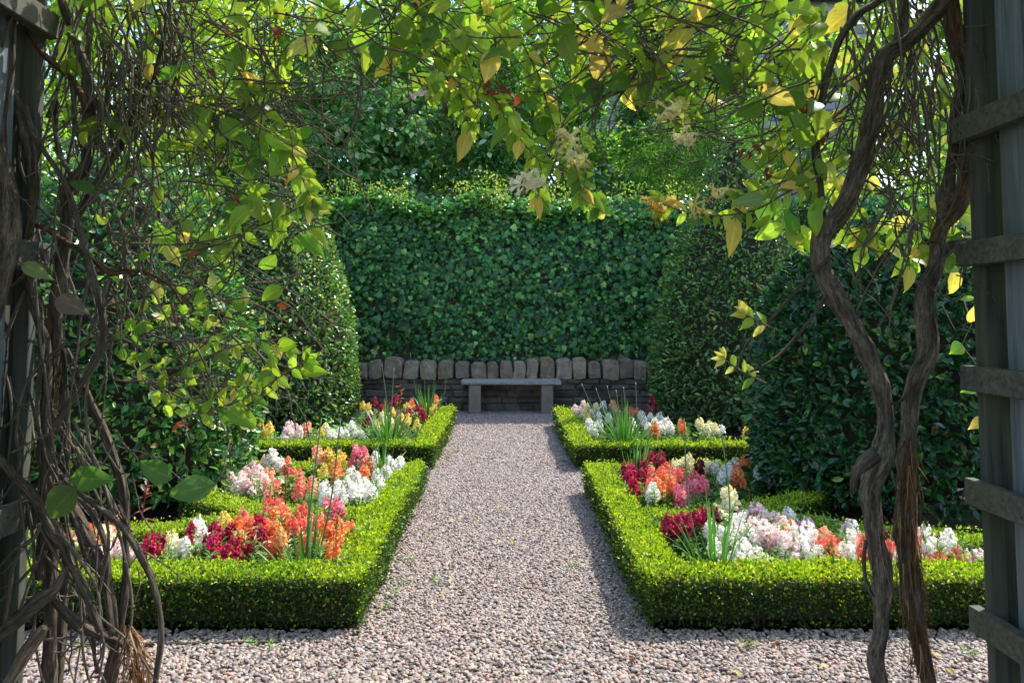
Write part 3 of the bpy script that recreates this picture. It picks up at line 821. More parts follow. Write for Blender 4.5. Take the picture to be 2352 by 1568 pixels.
#   bed: (y range, wording), flowers as x, y of the spike middle on the photo
BEDS = {
 'near left': dict(y=(3.93, 4.72), z=.27, fl={
  'coral': '98,1217 105,1247 208,1221 218,1245 247,1207 558,1189 624,1159 643,1161 694,1173 690,1199 734,1203 675,1208 715,1229 706,1180 552,1205',
  'peach': '178,1245 262,1222 226,1260 765,1177',
  'cream': '247,1237 393,1242 400,1262', 'pale pink': '262,1266 311,1280 280,1275 236,1285',
  'magenta': '346,1250 352,1288 338,1272 434,1225 439,1258 493,1231 523,1222 521,1281 500,1262 535,1268 593,1220 572,1243 480,1250 604,1232 360,1262',
  'white': '451,1217 455,1208 464,1245 420,1262 322,1300', 'yellow': '518,1196 525,1208',
  'orange': '544,1217 575,1220 549,1245 624,1187 640,1215 612,1210 638,1245 746,1217 800,1220 769,1245 762,1271 729,1250 781,1227 776,1210 655,1195 700,1250',
  'pink': '776,1166 760,1172'}),
 'middle left': dict(y=(4.98, 6.15), z=.28, fl={
  'pale pink': '542,1070 523,1095 558,1058 582,1072 554,1102 572,1114 591,1086 546,1114 605,1063 532,1084 568,1086 600,1104',
  'white': '626,1049 640,1065 863,1051 832,1058 900,1072 912,1065 882,1086 851,1070 809,1091 870,1109 776,1119 748,1124 797,1109 814,1131 830,1124 851,1131 743,1138 863,1091 838,1112 784,1136 620,1062 822,1100 895,1060',
  'coral': '659,1072 685,1093 687,1126 669,1088 690,1110', 'peach': '614,1119 722,1109 718,1124 732,1041 619,1095 632,1112',
  'yellow': '755,1039 734,1067 783,1056 741,1084 765,1060', 'pink': '818,1034 839,1046 809,1063', 'orange': '776,1086 837,1086 768,1092 842,1074'}),
 'far left': dict(y=(7.75, 10.1), z=.30, fl={
  'yellow': '561,978 592,963 594,985 618,985 573,990 843,935 833,931 904,945 936,935 866,978 936,963 979,933 997,940 955,977 580,972 735,996 920,960',
  'pale pink': '664,978 688,992 660,992 676,985', 'peach': '709,978 700,984',
  'white': '765,996 807,982 796,996 819,994 780,990 830,998', 'magenta': '861,921 882,933 904,921 875,942 967,935 974,952 936,949 960,946',
  'dark red': '843,970 850,962', 'orange': '946,928 1000,920 940,934', 'cream': '850,950 895,975 915,985 750,985 880,960'}),
 'near right': dict(y=(3.95, 4.62), z=.27, fl={
  'magenta': '1531,1212 1565,1198 1580,1204 1599,1198 1632,1189 1550,1206 1622,1196', 'dark red': '1677,1164 1690,1172 2035,1239 1640,1198',
  'cream': '1651,1181 1664,1198 1672,1134 1683,1153 1660,1186', 'peach': '1810,1219 1793,1204 1892,1230 1800,1228',
  'white': '1634,1214 1700,1191 1710,1198 1683,1229 1641,1259 1670,1240 1704,1257 1763,1295 1812,1187 1820,1225 1852,1221 1866,1242 1843,1263 1869,1291 1951,1221 1955,1244 1946,1268 2134,1237 2136,1263 2176,1237 2180,1258 1690,1280 1740,1280 1855,1285 1925,1290 1650,1240 1720,1225 1840,1245 1690,1208 1880,1275',
  'pale pink': '1738,1177 1750,1191 1772,1198 1755,1212 1731,1212 1755,1233 1793,1210 1770,1231 1805,1248 1820,1263 1814,1278 1810,1309 2047,1286 2237,1291 2255,1286 1786,1222 1795,1240 1742,1200',
  'lilac': '1857,1207 1845,1214 1942,1222', 'coral': '1913,1256 1904,1270 1923,1251 1986,1263 2040,1263 2105,1256 2162,1289 2199,1286 2140,1296 1890,1258 1990,1275'}),
 'middle right': dict(y=(5.02, 6.15), z=.28, fl={
  'magenta': '1434,1080 1460,1069 1457,1088 1478,1077 1493,1056 1523,1056 1457,1120 1443,1092 1506,1071 1470,1098 1510,1062 1448,1102 1482,1064',
  'coral': '1493,1099 1495,1120 1514,1088 1531,1077 1561,1090 1546,1092 1500,1108', 'orange': '1531,1103 1544,1115 1518,1122 1524,1096 1715,1058 1708,1072 1696,1094 1538,1108',
  'pink': '1561,1132 1565,1147 1580,1124 1588,1113 1611,1113 1602,1105 1572,1136', 'dark red': '1606,1077 1600,1086',
  'cream': '1569,1067 1552,1071 1622,1070 1580,1062', 'white': '1641,1073 1679,1077 1656,1096 1679,1088 1740,1065 1734,1050 1500,1130 1663,1080 1690,1070 1745,1080'}),
 'far right': dict(y=(7.75, 10.1), z=.30, fl={
  'pale pink': '1322,938 1339,929 1330,944', 'cream': '1350,936 1369,934 1343,950 1610,973 1624,987 1641,985 1632,980 1360,948', 'white': '1385,931 1374,955 1474,955 1453,973 1496,957 1517,959 1489,983 1519,980 1538,983 1355,970 1657,987 1360,985 1375,975 1480,965 1505,970 1528,972 1445,985 1400,960',
  'peach': '1407,929 1415,936', 'coral': '1449,941 1460,948 1440,945', 'magenta': '1491,948 1503,934 1498,919', 'orange': '1503,985 1569,985 1566,975', 'yellow': '1718,980 1730,976 1718,990 1350,955'}),
}
ORD = ['', 'nearest', 'second', 'third', 'fourth', 'fifth', 'sixth', 'seventh', 'eighth', 'ninth', 'tenth', 'eleventh', 'twelfth', 'thirteenth', 'fourteenth', 'fifteenth', 'sixteenth', 'seventeenth', 'eighteenth']
NUM = ['', 'single', 'double', 'triple', 'four-spiked']
gi = 0
for bed, bd in BEDS.items():
    for cn, txt in bd['fl'].items():
        pts = []
        for s in txt.split():
            px, py = map(float, s.split(','))
            p = on_height(px, py, bd['z'])
            D = float(np.clip(p[1], *bd['y']))
            p = at(px, py, D); p[2] = np.clip(p[2], .17, .40)
            pts.append(p)
        left = list(range(len(pts))); plants = []
        while left:
            i = left.pop(0); grp = [i]
            for j in sorted(left, key=lambda q: np.linalg.norm(pts[q][:2]-pts[i][:2])):
                if len(grp) < 3 and np.linalg.norm(pts[j][:2]-pts[i][:2]) < (.17 if 'far' not in bed else .28): grp.append(j)
            for j in grp[1:]: left.remove(j)
            plants.append(grp)
        plants.sort(key=lambda gq: abs(np.mean([pts[q][0] for q in gq])))
        for r_, gq in enumerate(plants):
            P_ = np.array([pts[q] for q in gq]); c = P_.mean(0)
            where = {'near': 'front of the near', 'midd': 'back of the near', 'far ': 'the far'}[bed[:4]] + ' ' + bed.split()[1] + ' bed'
            lab = '%s snapdragon, %s, %s the path' % (cn, where, 'nearest' if r_ == 0 else ORD[r_+1]+' nearest')
            if len(plants) == 1: lab = 'the only %s snapdragon, %s' % (cn, where)
            t = thing('snapdragon', lab, 'flower', (c[0], c[1], .01), 'snapdragons bedded out inside the box hedges')
            spots = []
            for q in P_:
                me_, H = SPIKES[cn][gi % 3]; gi += 1
                sc_ = rng.uniform(.74, 1.08)
                o = bpy.data.objects.new('flower_spike', me_); COL.objects.link(o); o.parent = t
                loc = q-np.array(t.location); loc[2] = max(loc[2]-H*sc_/2, .05)
                o.location = loc; o.rotation_euler = (rng.normal(0, .1), rng.normal(0, .1), rng.uniform(0, 6.28)); o.scale = (sc_,)*3
                spots.append((loc[0], loc[1], loc[2]+.02))
            for k in range(7): spots.append((rng.normal(0, .075), rng.normal(0, .075), rng.uniform(.12, .31)))
            go = greens_geo(500+gi, spots).build('foliage', M['herb']); go.parent = t

# ------------------------------------------------------------------ strap-leaved alliums and other border plants
def allium(x, y, label, nl, hl, stems, seed):
    g = np.random.default_rng(seed)
    t = thing('allium_plant', label, 'plant', (x, y, .01), 'strap-leaved alliums in the beds')
    a = Acc()
    for k in range(nl):
        th = g.uniform(0, 6.28); lean = g.uniform(.05, .75 if nl > 28 else .5); L = hl*g.uniform(.7, 1.15)
        o = np.array((math.cos(th), math.sin(th), 0)); b = np.array((x, y, .01))+o*g.uniform(0, .05)
        s = np.linspace(0, 1, 9)
        droop = lean**1.2*g.uniform(.4, 1.3)
        p = b+np.outer(s*L*lean*.8+s**2.2*L*droop*.35, o)+np.outer(s*L*(1-.3*lean)-s**2.6*L*droop*.65, (0, 0, 1))
        sd = unit(np.cross(o, (0, 0, 1.0))+g.normal(0, .3, 3)); w_ = .0088*g.uniform(.6, 1.4)*np.minimum(1, (1-s)*2.2)**.7*np.minimum(1, .55+s*2)
        up = np.array((0, 0, .25)) - o*.2
        V = np.concatenate([p+sd*w_[:, None]+up*w_[:, None]*.8, p, p-sd*w_[:, None]+up*w_[:, None]*.8])
        n = 9; Q = [[i, i+1, n+i+1, n+i] for i in range(n-1)]+[[n+i, n+i+1, 2*n+i+1, 2*n+i] for i in range(n-1)]
        a.add(V, [np.array(Q)], palette(1, [lin(60, 116, 46), lin(76, 132, 56), lin(100, 148, 82)], None, .12)[0])
    a.build('leaves', M['blade'], t, True)
    for (px, py, D, bend) in stems:
        top = at(px, py, D) if px > 5 else np.array((x+px, y+D, py))
        base = np.array((x, y, .01))+g.normal(0, .02, 3)*(1, 1, 0)
        mid = base*.5+top*.5+np.array((bend, 0, 0))
        pts = spline([base, mid, top], .04)
        V, F, at_ = tube(pts, np.linspace(.0055, .0032, len(pts)), 6)
        c = Acc(); c.add(V, F, lin(98, 132, 84))
        st = c.build('flower_stem', M['blade'], t, True)
        # papery pointed bud
        ax = unit(pts[-1]-pts[-3]); zz = np.array([0, .008, .02, .032, .042, .055, .085]); rr = np.array([.003, .009, .0125, .0115, .008, .0035, .0006])
        V, F, _ = tube(pts[-1][None]+zz[:, None]*(ax+np.array((g.normal(0, .06), 0, 0)))[None], rr, 8)
        b = Acc(); b.add(V, F, lin(150, 150, 128)*g.uniform(.8, 1.2))
        b.build('bud', M['blade'], st, True)
        st['label'] = st.get('label', '') or 'tall thin stem with a closed pointed bud'
allium(-.98, 3.9, 'strap-leaved allium in the front corner of the near left bed with two tall buds', 20, .56, [(738, 960, 4.02, -.01), (782, 965, 4.06, .03)], 1)
allium(-.95, 6.1, 'strap-leaved allium at the back corner of the near left bed', 44, .56, [(858, 1005, 6.1, -.01)], 2)
allium(-1.15, 7.70, 'full strap-leaved allium clump at the front of the far left bed', 120, .64, [(877, 835, 7.9, .02), (905, 845, 8, .0), (923, 940, 8, .0)], 3)
allium(-.98, 9.9, 'strap-leaved allium clump at the back of the far left bed near the bench', 60, .62, [(942, 810, 9.9, -.02), (1000, 820, 9.9, .02), (975, 835, 9.8, 0), (1028, 838, 9.9, .06)], 4)
allium(1.06, 3.93, 'strap-leaved allium in the front corner of the near right bed with two tall buds', 26, .56, [(1571, 960, 4.03, -.05), (1657, 990, 4.05, .06)], 5)
allium(1.02, 6.08, 'strap-leaved allium at the back corner of the near right bed', 40, .58, [(1517, 1020, 6.1, .03), (1462, 1020, 6.1, .0)], 6)
allium(1.2, 7.70, 'full strap-leaved allium clump at the front of the far right bed', 120, .66, [(1335, 880, 7.95, -.04), (1368, 890, 8.1, 0), (1394, 885, 8.0, .0), (1432, 888, 8, .02), (1460, 878, 8, .04), (1415, 895, 8, 0)], 7)

def bronze(x, y, H, label, seed, cols, L0=.08, n=26, whorl=True):
    g = np.random.default_rng(seed)
    t = thing('bronze_leaved_plant', label, 'plant', (x, y, .01), 'bronze-leaved stems among the snapdragons')
    pts = spline([(x, y, 0), (x+g.normal(0, .02), y, H*.5), (x+g.normal(0, .03), y, H)], .03)
    V, F, at_ = tube(pts, np.linspace(.0055, .0025, len(pts)), 6)
    a = Acc(); a.add(V, F, lin(110, 48, 36)); a.build('stem', M['herb'], t, True)
    f = g.uniform(.25, 1, n); b = np.stack([np.interp(f, np.linspace(0, 1, len(pts)), pts[:, q]) for q in range(3)], -1)
    th = g.uniform(0, 6.28, n)
    tip = np.stack([np.cos(th), np.sin(th), g.uniform(-.2, .8, n)], -1); nm = np.stack([-.3*np.cos(th), -.3*np.sin(th), np.ones(n)], -1)+g.normal(0, .3, (n, 3))
    L = L0*g.uniform(.6, 1.2, n)*(1.1-.45*f)
    leaves('leaves', T_laurel(), b, tip, nm, L, L*.34, palette(n, cols, None, .15), M['herb'], t)
rd = [lin(150, 66, 46), lin(118, 56, 58), lin(176, 92, 58), lin(140, 108, 104)]
p = at(322, 1220, 4.55); bronze(p[0], 4.55, .56, 'purplish bronze-leaved stem beside the left vine stems', 21, [lin(112, 62, 66), lin(150, 84, 60), lin(134, 104, 110)], .09, 30)
p = at(668, 1100, 4.75); bronze(p[0], 4.75, .55, 'thin red-leaved stem rising among the coral snapdragons', 22, rd, .075, 9)
p = at(918, 900, 8.3); bronze(p[0], 8.3, .74, 'feathery red-leaved stem in the far left bed', 23, rd, .085, 40)
p = at(1418, 920, 8.5); bronze(p[0], 8.5, .42, 'bronze-leaved stem in the far right bed', 24, rd, .08, 26)

def broadleaf(x, y, label, n, h, sp, seed):
    g = np.random.default_rng(seed)
    t = thing('leafy_plant', label, 'plant', (x, y, .01), 'broad-leaved green plants between the flowers')
    th = g.uniform(0, 6.28, n); r = sp*np.sqrt(g.random(n)); z = h*(1-.4*(r/sp)**2)*g.uniform(.35, 1, n)
    pos = np.stack([x+r*np.cos(th), y+r*np.sin(th), z], -1)
    a = Acc()
    for q in pos[::3]:
        V, F, _ = tube(spline([(x, y, 0), ((x+q[0])/2, (y+q[1])/2, q[2]*.7), q], .04), np.linspace(.003, .002, len(spline([(x, y, 0), ((x+q[0])/2, (y+q[1])/2, q[2]*.7), q], .04))), 4); a.add(V, F, lin(110, 150, 70))
    a.build('stems', M['herb'], t)
    tip = np.stack([np.cos(th), np.sin(th), g.normal(.1, .3, n)], -1); nm = np.stack([.2*np.cos(th), .2*np.sin(th), np.ones(n)], -1)+g.normal(0, .35, (n, 3))
    L = g.uniform(.05, .085, n)
    leaves('leaves', T_oval(.2), pos, tip, nm, L, L*.72, palette(n, [lin(112, 172, 58), lin(84, 148, 60), lin(128, 178, 110)], None, .14), M['herb'], t)
for (px, py, D, lab, n, h, sp_, sd_) in ((700, 1045, 5.75, 'bright green broad-leaved plant behind the coral flowers of the near left bed', 60, .32, .18, 31),
        (1630, 1090, 5.5, 'bright green broad-leaved plant in the near right bed', 70, .27, .2, 32), (800, 955, 8.9, 'green broad-leaved plants in the far left bed below the cone', 120, .30, .5, 33),
        (1560, 960, 8.8, 'green broad-leaved plants in the far right bed below the cone', 90, .28, .4, 34), (645, 975, 8.5, 'low leafy plant beside the yellow snapdragons of the far left bed', 50, .25, .22, 35),
        (1440, 950, 8.7, 'green leafy plant behind the allium of the far right bed', 50, .28, .2, 36), (1700, 1105, 5.2, 'grey-green leafy plant at the back of the near right bed', 80, .24, .28, 37)):
    q = at(px, py, D); broadleaf(q[0], D, lab, n, h, sp_, sd_)

def litter():
    spots = [(1035, 1340), (1010, 1365), (1068, 1357), (1045, 1195), (1095, 1185), (1120, 1300), (1005, 1425), (1180, 1248), (1320, 1262), (1480, 1395), (1725, 1480), (1780, 1475), (1900, 1530), (1150, 1170), (1215, 1335), (980, 1235), (1700, 1555), (1450, 1520), (2140, 1500), (2190, 1545), (160, 1510), (190, 1540)]
    words = ['pale yellow', 'yellow', 'brown']
    cs = [lin(206, 190, 130), lin(206, 176, 70), lin(130, 80, 48)]
    near = ['beside the left hedge', 'in the middle of the gravel path', 'beside the right hedge', 'in front of the right hedge', 'by the vine stems']
    for i, (px, py) in enumerate(spots):
        q = on_height(px, py, .016); k = i % 3 if i % 4 else 0
        o = leaves('fallen_leaf', T_oval(.5), q[None], unit(np.array([[rng.normal(), rng.normal(), .1]])), np.array([[rng.normal(0, .3), rng.normal(0, .3), 1.0]]), rng.uniform(.03, .06), rng.uniform(.015, .03), np.clip(cs[k]*rng.uniform(.85, 1.1), 0, 1)[None], M['dry'], None)
        side = 'left' if px < 1158 else 'right'
        rank = sorted([s_ for s_ in spots if (s_[0] < 1158) == (px < 1158)], key=lambda s_: -s_[1]).index((px, py))
        tag(o, '%s dead leaf on the gravel, %s from the front on the %s half' % (words[k], ORD[rank+1] if rank else 'first', side), 'leaf', 'dead leaves lying on the gravel')
litter()
def weeds():
    sp_ = [(1040, 1020), (1045, 1035), (1035, 1050), (905, 1368), (930, 1340), (880, 1400), (1000, 1335), (575, 1480), (630, 1485), (1430, 1270), (1445, 1365), (1715, 1480), (1320, 1300), (1300, 1010), (945, 1290), (2230, 1500), (185, 1490)]
    for i, (px, py) in enumerate(sp_):
        q = on_height(px, py, 0.01); n = 26 if i < 3 else 14
        pos = np.repeat(q[None], n, 0)+rng.normal(0, .022 if i > 2 else .05, (n, 3))*(1, 1, 0); pos[:, 2] = rng.uniform(.008, .03, n)
        tip = np.stack([rng.normal(0, 1, n), rng.normal(0, 1, n), rng.uniform(.1, .9, n)], -1)
        o = leaves('weed', T_laurel(), pos, tip, np.stack([rng.normal(0, .4, n), rng.normal(0, .4, n), np.ones(n)], -1), rng.uniform(.014, .03, n), rng.uniform(.008, .014, n), palette(n, [lin(120, 160, 60), lin(92, 140, 56)], None, .14), M['herb'], None)
        side = 'left' if px < 1158 else 'right'
        rank = sorted([s_ for s_ in sp_ if (s_[0] < 1158) == (px < 1158)], key=lambda s_: -s_[1]).index((px, py))
        tag(o, 'small green weed in the gravel, %s from the front on the %s half' % (ORD[rank+1] if rank else 'first', side), 'weed', 'weeds sprouting in the gravel')
weeds()
V, F = box((-1.5, 3.50, -.004), (1.0, .02, .034), .03, .004, .002)
o = build('edging_board', V, F, M['board_dark'], None, None, False, {'grain': V[:, [1, 2, 0]]}); tag(o, 'thin dark timber edging along the foot of the left hedge', 'edging')

# ------------------------------------------------------------------ trellis sides of the arch
def trellis(sx, label):
    X = 1.80 if sx > 0 else -1.79
    t = thing('wooden_trellis', label, 'trellis', (X+sx*.1, 1.4, 0), 'trellis sides of the garden arch')
    def piece(nm, c, d, mat, ax):
        V, F = box(c, d, 0, .004, .0012)
        g = V[:, [1, 2, 0]] if ax == 1 else V[:, [0, 1, 2]]
        return build(nm, V, F, mat, t, None, False, {'grain': g + rng.uniform(0, 9, 3)})
    S = lambda v: X+sx*v
    H = 2.9
    piece('post', (S(.068), 2.975, H/2), (.075, .05, H), M['post'], 2)
    y = 2.945
    for k, (wd, ins, mt) in enumerate([(.095, .090, 'board_dark'), (.15, .064, 'board'), (.10, .088, 'board_dark')]*5):
        piece('board', (S(ins), y-wd/2, H/2), (.022, wd-.006, H), M[mt], 2)
        y -= wd
    piece('rail', (S(.125), 1.5, 1.0), (.03, 2.9, .10), M['board_dark'], 1)
    zs = (2.185, 1.695, 1.215, .78, .30) if sx > 0 else (2.60, 1.685, .72)
    for z in zs:
        dz = .095 if sx > 0 else .10
        sl_ = piece('slat', (S(.006), 1.45, z), (.045, 3.16 if sx > 0 else 3.10, dz), M['slat'], 1)
        na = Acc()
        for (yy, zz) in ((2.985, .02), (2.965, -.022), (2.80, .015), (2.70, -.02)):
            V, F, _ = tube(np.array([(S(-.0175), yy, z+zz), (S(-.0145), yy, z+zz)]) if True else None, [.0042, .0042], 8); na.add(V, F)
        nl_ = na.build('nail_heads', M['nail'], t); nl_.parent = sl_
    return t
trellis(-1, 'weathered green-grey timber trellis on the left, wrapped in vine stems')
trellis(1, 'weathered grey timber trellis on the right with five horizontal slats')
for y_ in (2.78, 1.7, .6):  # out of view overhead, added with the leaf roof for its shade
    V, F = box((0, y_, 2.97), (4.4, .07, .12), 0, .005, .001)
    o = build('unseen_overhead_beam', V, F, M['slat'], None, None, False, {'grain': V[:, [1, 2, 0]]})
    tag(o, 'unseen timber cross beam over the arch, %s' % {2.78: 'at the garden end', 1.7: 'in the middle', .6: 'at the near end'}[y_], 'beam', 'unseen cross beams over the arch')

# ------------------------------------------------------------------ woody vine stems: x, y, half width on the photo
def parse(s): return np.array([[float(v) for v in q.split(',')] for q in s.split()])
def stem(name, txt, D, mat, parent, sides=14, ridge=.12, twist=0.0, seed=0, dd=.03, lump=.06):
    a = parse(txt); n = len(a)
    g = np.random.default_rng(seed)
    Ds = D + (dd*np.sin(np.linspace(0, 5, n)+g.uniform(0, 6)))
    P_ = np.array([at(x, y, d) for (x, y, r), d in zip(a, Ds)])
    rad = a[:, 2]*Ds/LENS_PX
    k = spline(np.column_stack([P_, rad]), .022)
    k[:, 3] = np.maximum(k[:, 3], .002)*.72; ridge *= 1.1; lump *= 2.2
    L = np.concatenate(([0], np.cumsum(np.linalg.norm(np.diff(k[:, :3], axis=0), axis=1))))
    for c in g.uniform(0, L[-1], int(L[-1]*2.2)):        # knots and swellings
        k[:, 3] *= 1 + g.uniform(.08, .34)*np.exp(-((L-c)/g.uniform(.018, .05))**2)
    wob = np.stack([noise3(np.stack([L*0+seed, L, L*0], -1), 11, seed % 17), noise3(np.stack([L*0+seed+5, L, L*0], -1), 11, seed % 13)], -1)*.22*k[:, 3:4]
    k[:, 0] += wob[:, 0]; k[:, 1] += wob[:, 1]
    V, F, at_ = tube(k[:, :3], k[:, 3], sides, ridge, twist, lump, seed)
    at_ = at_.copy(); at_[:, 2] += seed*1.7
    return build(name, V, F, mat, parent, None, True, {'bark': at_}), k
LEFT = [
 ('141,-60,11 141,0,11 158,49,13 176,98,14 195,150,15 204,187,16 203,244,16 199,319,15 199,375,16 176,405,17 150,435,18 150,487,15 150,544,16 144,589,18 139,645,18 131,701,18 120,795,19 116,870,18 109,945,18 105,1020,17 107,1095,17 112,1160,18 124,1220,18 121,1285,18 119,1360,16 116,1480,15 112,1590,16', 2.98, 'bark', .16),
 ('150,560,10 160,525,10 184,487,10 210,439,11 240,394,12 255,360,13 277,337,10 289,292,9 311,251,9 337,202,8 362,150,7 380,60,6 395,-60,5', 3.0, 'bark', .14),
 ('255,360,9 240,345,9 232,330,9 221,285,8 211,225,8 200,150,7 205,60,7 215,-60,6', 3.01, 'twig', .1),
 ('-60,120,14 0,161,14 22,202,14 41,240,14 60,289,14 71,337,15 75,394,14 75,450,14 69,517,14 62,562,13 56,589,14 62,645,15 75,701,15 90,746,15 105,784,15 110,860,13 106,950,12 98,1030,12 100,1120,11 96,1220,12 92,1330,12', 2.9, 'bark', .14),
 ('10,-20,7 37,45,8 67,82,9 97,124,10 131,154,11 161,180,11 184,214,11 198,255,10', 2.94, 'bark_red', .12),
 ('-40,300,16 0,356,20 8,412,24 15,469,28 19,525,29 15,581,28 8,620,30 -10,690,26 -50,800,24', 2.70, 'bark', .2),
 ('60,-60,8 49,0,8 34,30,10 26,67,9 28,112,9 26,169,9 16,225,10 8,280,10 11,338,9 0,420,9', 2.8, 'bark', .12),
 ('-20,180,6 0,112,6 18,60,6 34,25,7 60,-40,7', 2.78, 'bark_grey', .1),
 ('60,240,7 66,280,8 79,307,8 105,352,9 124,379,8 150,424,8 169,472,8 184,525,8 199,581,8 210,618,9 225,675,9 238,738,9 236,783,9 221,828,9 195,870,9 169,911,9 150,941,9 127,982,9 116,1020,8 112,1070,8 120,1140,7', 2.88, 'bark_grey', .1),
 ('79,517,8 112,529,9 150,555,9 195,581,9 225,604,9 255,626,9 292,622,7 337,626,6 390,656,5 420,700,4', 2.92, 'bark_red', .1),
 ('150,802,9 169,843,10 187,881,11 210,930,11 229,967,12 247,1012,13 262,1057,13 277,1105,14 290,1171,14 290,1236,11 290,1301,10 287,1350,10 281,1399,10 271,1448,12 261,1497,12 250,1546,15 244,1600,15', 3.02, 'bark', .15),
 ('100,784,8 94,851,8 86,926,7 90,993,8 105,1038,9 125,1072,9 140,1092,9 170,1122,9 202,1145,9 242,1174,9 281,1210,9 307,1246,9 326,1285,8 346,1324,8 359,1367,8 369,1416,8 369,1481,9 362,1530,8 355,1590,8', 2.86, 'bark_grey', .08),
 ('108,1050,8 124,1089,8 157,1125,8 186,1148,9 212,1181,9 235,1226,9 246,1269,9 250,1311,9 245,1350,9 251,1399,9 258,1460,9', 2.9, 'bark_grey', .08),
 ('150,1130,11 163,1164,13 183,1203,16 202,1252,18 222,1292,18 241,1334,14 255,1383,12 261,1440,12 262,1520,12 255,1600,12', 2.97, 'bark', .22),
 ('-60,1010,12 3,1057,13 29,1089,14 65,1122,16 95,1168,17 121,1210,18 144,1246,18 163,1292,15 183,1327,15 202,1367,15 214,1405,14 232,1450,11', 2.83, 'bark', .16),
 ('150,1310,10 131,1350,16 98,1376,18 59,1409,18 20,1442,18 -30,1475,18', 2.78, 'bark_grey', .22),
 ('100,1440,12 88,1458,16 59,1497,18 36,1536,16 10,1585,16', 2.72, 'bark_pale', .2),
 ('118,1370,9 131,1386,10 163,1416,15 196,1442,16 228,1458,11 271,1474,9 290,1490,6', 2.9, 'bark', .2),
 ('131,730,9 139,795,10 146,888,12 150,963,14 150,1038,15 146,1095,14 138,1150,14 150,1200,12 152,1280,13 147,1380,12 138,1500,12 132,1600,12', 3.03, 'bark', .2),
 ('112,270,9 130,230,8 128,300,9 140,360,9 160,400,8', 2.99, 'bark', .1),
 ('270,1180,5 252,1140,6 225,1090,6 205,1010,6 196,930,5 205,860,4 230,800,4 262,770,4', 2.93, 'twig', .08),
 ('-10,1310,5 14,1285,5 35,1262,5 60,1250,5 84,1228,6 92,1200,5', 2.7, 'bark_grey', .08),
 ('0,1380,4 28,1352,4 60,1318,5 84,1290,4', 2.68, 'bark_grey', .08),
 ('10,1430,5 22,1360,5 30,1300,5 44,1270,4', 2.68, 'bark_grey', .08),
 ('43,1410,4 55,1375,5 70,1330,5 90,1275,4', 2.72, 'bark_grey', .08),
 ('95,1468,3.2 135,1466,3.4 176,1461,3.6', 2.9, 'bark_pale', .05),
 ('205,1440,5 215,1475,6 217,1510,5 224,1545,5', 2.95, 'bark_grey', .08),
 ('0,1150,4 18,1130,4 38,1090,4 45,1050,5 38,1015,5 40,960,5 55,890,5 100,830,5 150,790,6', 2.8, 'bark_grey', .06),
 ('0,985,4 30,965,4 45,935,4 70,928,3', 2.76, 'bark_grey', .06),
]
lv = thing('climbing_vine', 'tangle of old woody honeysuckle stems twisting up the left trellis', 'vine', (-1.75, 2.95, 0), 'old climbers on the arch')
for i, (txt, D, m_, rg) in enumerate(LEFT):
    stem('stem', txt, D, M[m_], lv, 12 if i > 20 else 18, rg, .8 if i % 3 else 2.0, 60+i, .02, .07)
ra = thing('climbing_vine', 'thick grey-brown twisted vine trunk forking upward, left of the two on the right', 'vine', (1.48, 3.0, 0), 'old climbers on the arch')
stem('trunk', '1896,500,26 1890,524,30 1883,570,28 1890,627,28 1926,696,28 1968,757,28 2003,840,25 2026,909,23 2033,974,22 2028,1035,28 2008,1090,27 1997,1131,23 2005,1181,23 2008,1242,23 2022,1313,26 2024,1384,25 2022,1455,23 2010,1510,29 2018,1565,28 2050,1620,26', 3.0, M['bark_grey'], ra, 30, .15, 2.6, 101, .02, .09)
stem('branch', '1890,540,27 1935,487,28 1965,412,25 1991,337,24 2006,262,23 2017,187,23 2029,131,23 2081,101,22 2130,49,23 2164,7,21 2215,-80,18', 2.99, M['bark'], ra, 26, .14, 1.6, 102, .02, .08)
stem('branch', '1893,520,11 1890,487,11 1881,394,11 1873,326,11 1886,244,11 1909,150,12 1935,82,12 1976,30,12 2025,0,11 2080,-60,10', 2.97, M['bark'], ra, 14, .1, .8, 103, .02, .06)
stem('branch', '2040,128,16 2070,79,16 2076,40,15 2077,0,14 2080,-70,13', 3.02, M['bark'], ra, 16, .12, .8, 104, .02, .06)
stem('branch', '1905,590,6 1880,615,6 1845,650,5 1800,700,5 1760,745,5 1715,790,4 1690,850,3', 2.97, M['bark_grey'], ra, 8, .06, .5, 105)
stem('branch', '1905,660,6 1890,690,6 1860,735,5 1815,790,5 1770,830,4 1715,858,3', 3.0, M['bark_grey'], ra, 8, .06, .5, 106)
stem('branch', '1990,1240,5 1984,1275,6 1988,1330,6 2005,1370,7', 2.95, M['bark_grey'], ra, 8, .1, .5, 107)
def flap(parent, pts, mat, seed):
    a = parse(pts); P_ = np.array([at(x, y, 2.95) for x, y, r in a]); k = spline(np.column_stack([P_, a[:, 2]*2.95/LENS_PX]), .02)
    V, F, at_ = tube(k[:, :3], k[:, 3], 10, .3, 1.0, .15, seed); V[:, 1] = (V[:, 1]-2.95)*.5+2.95
    build('bark_flap', V, F, mat, parent, None, True, {'bark': at_})
flap(ra, '2015,1040,16 1990,1060,17 1972,1082,12 1962,1105,8 1958,1135,4', M['bark_grey'], 3)
rb = thing('climbing_vine', 'dark vine trunk with shaggy hanging bark, right of the two by the right trellis', 'vine', (1.66, 3.02, 0), 'old climbers on the arch')
stem('trunk', '2168,515,21 2155,551,22 2151,612,22 2128,673,24 2128,749,25 2128,814,24 2109,863,22 2094,917,22 2090,985,22 2086,1064,22 2083,1153,25 2083,1224,26 2088,1313,23 2092,1384,22 2104,1455,21 2118,1519,22 2136,1580,22 2150,1630,20', 3.04, M['bark'], rb, 26, .17, .6, 111, .02, .10)
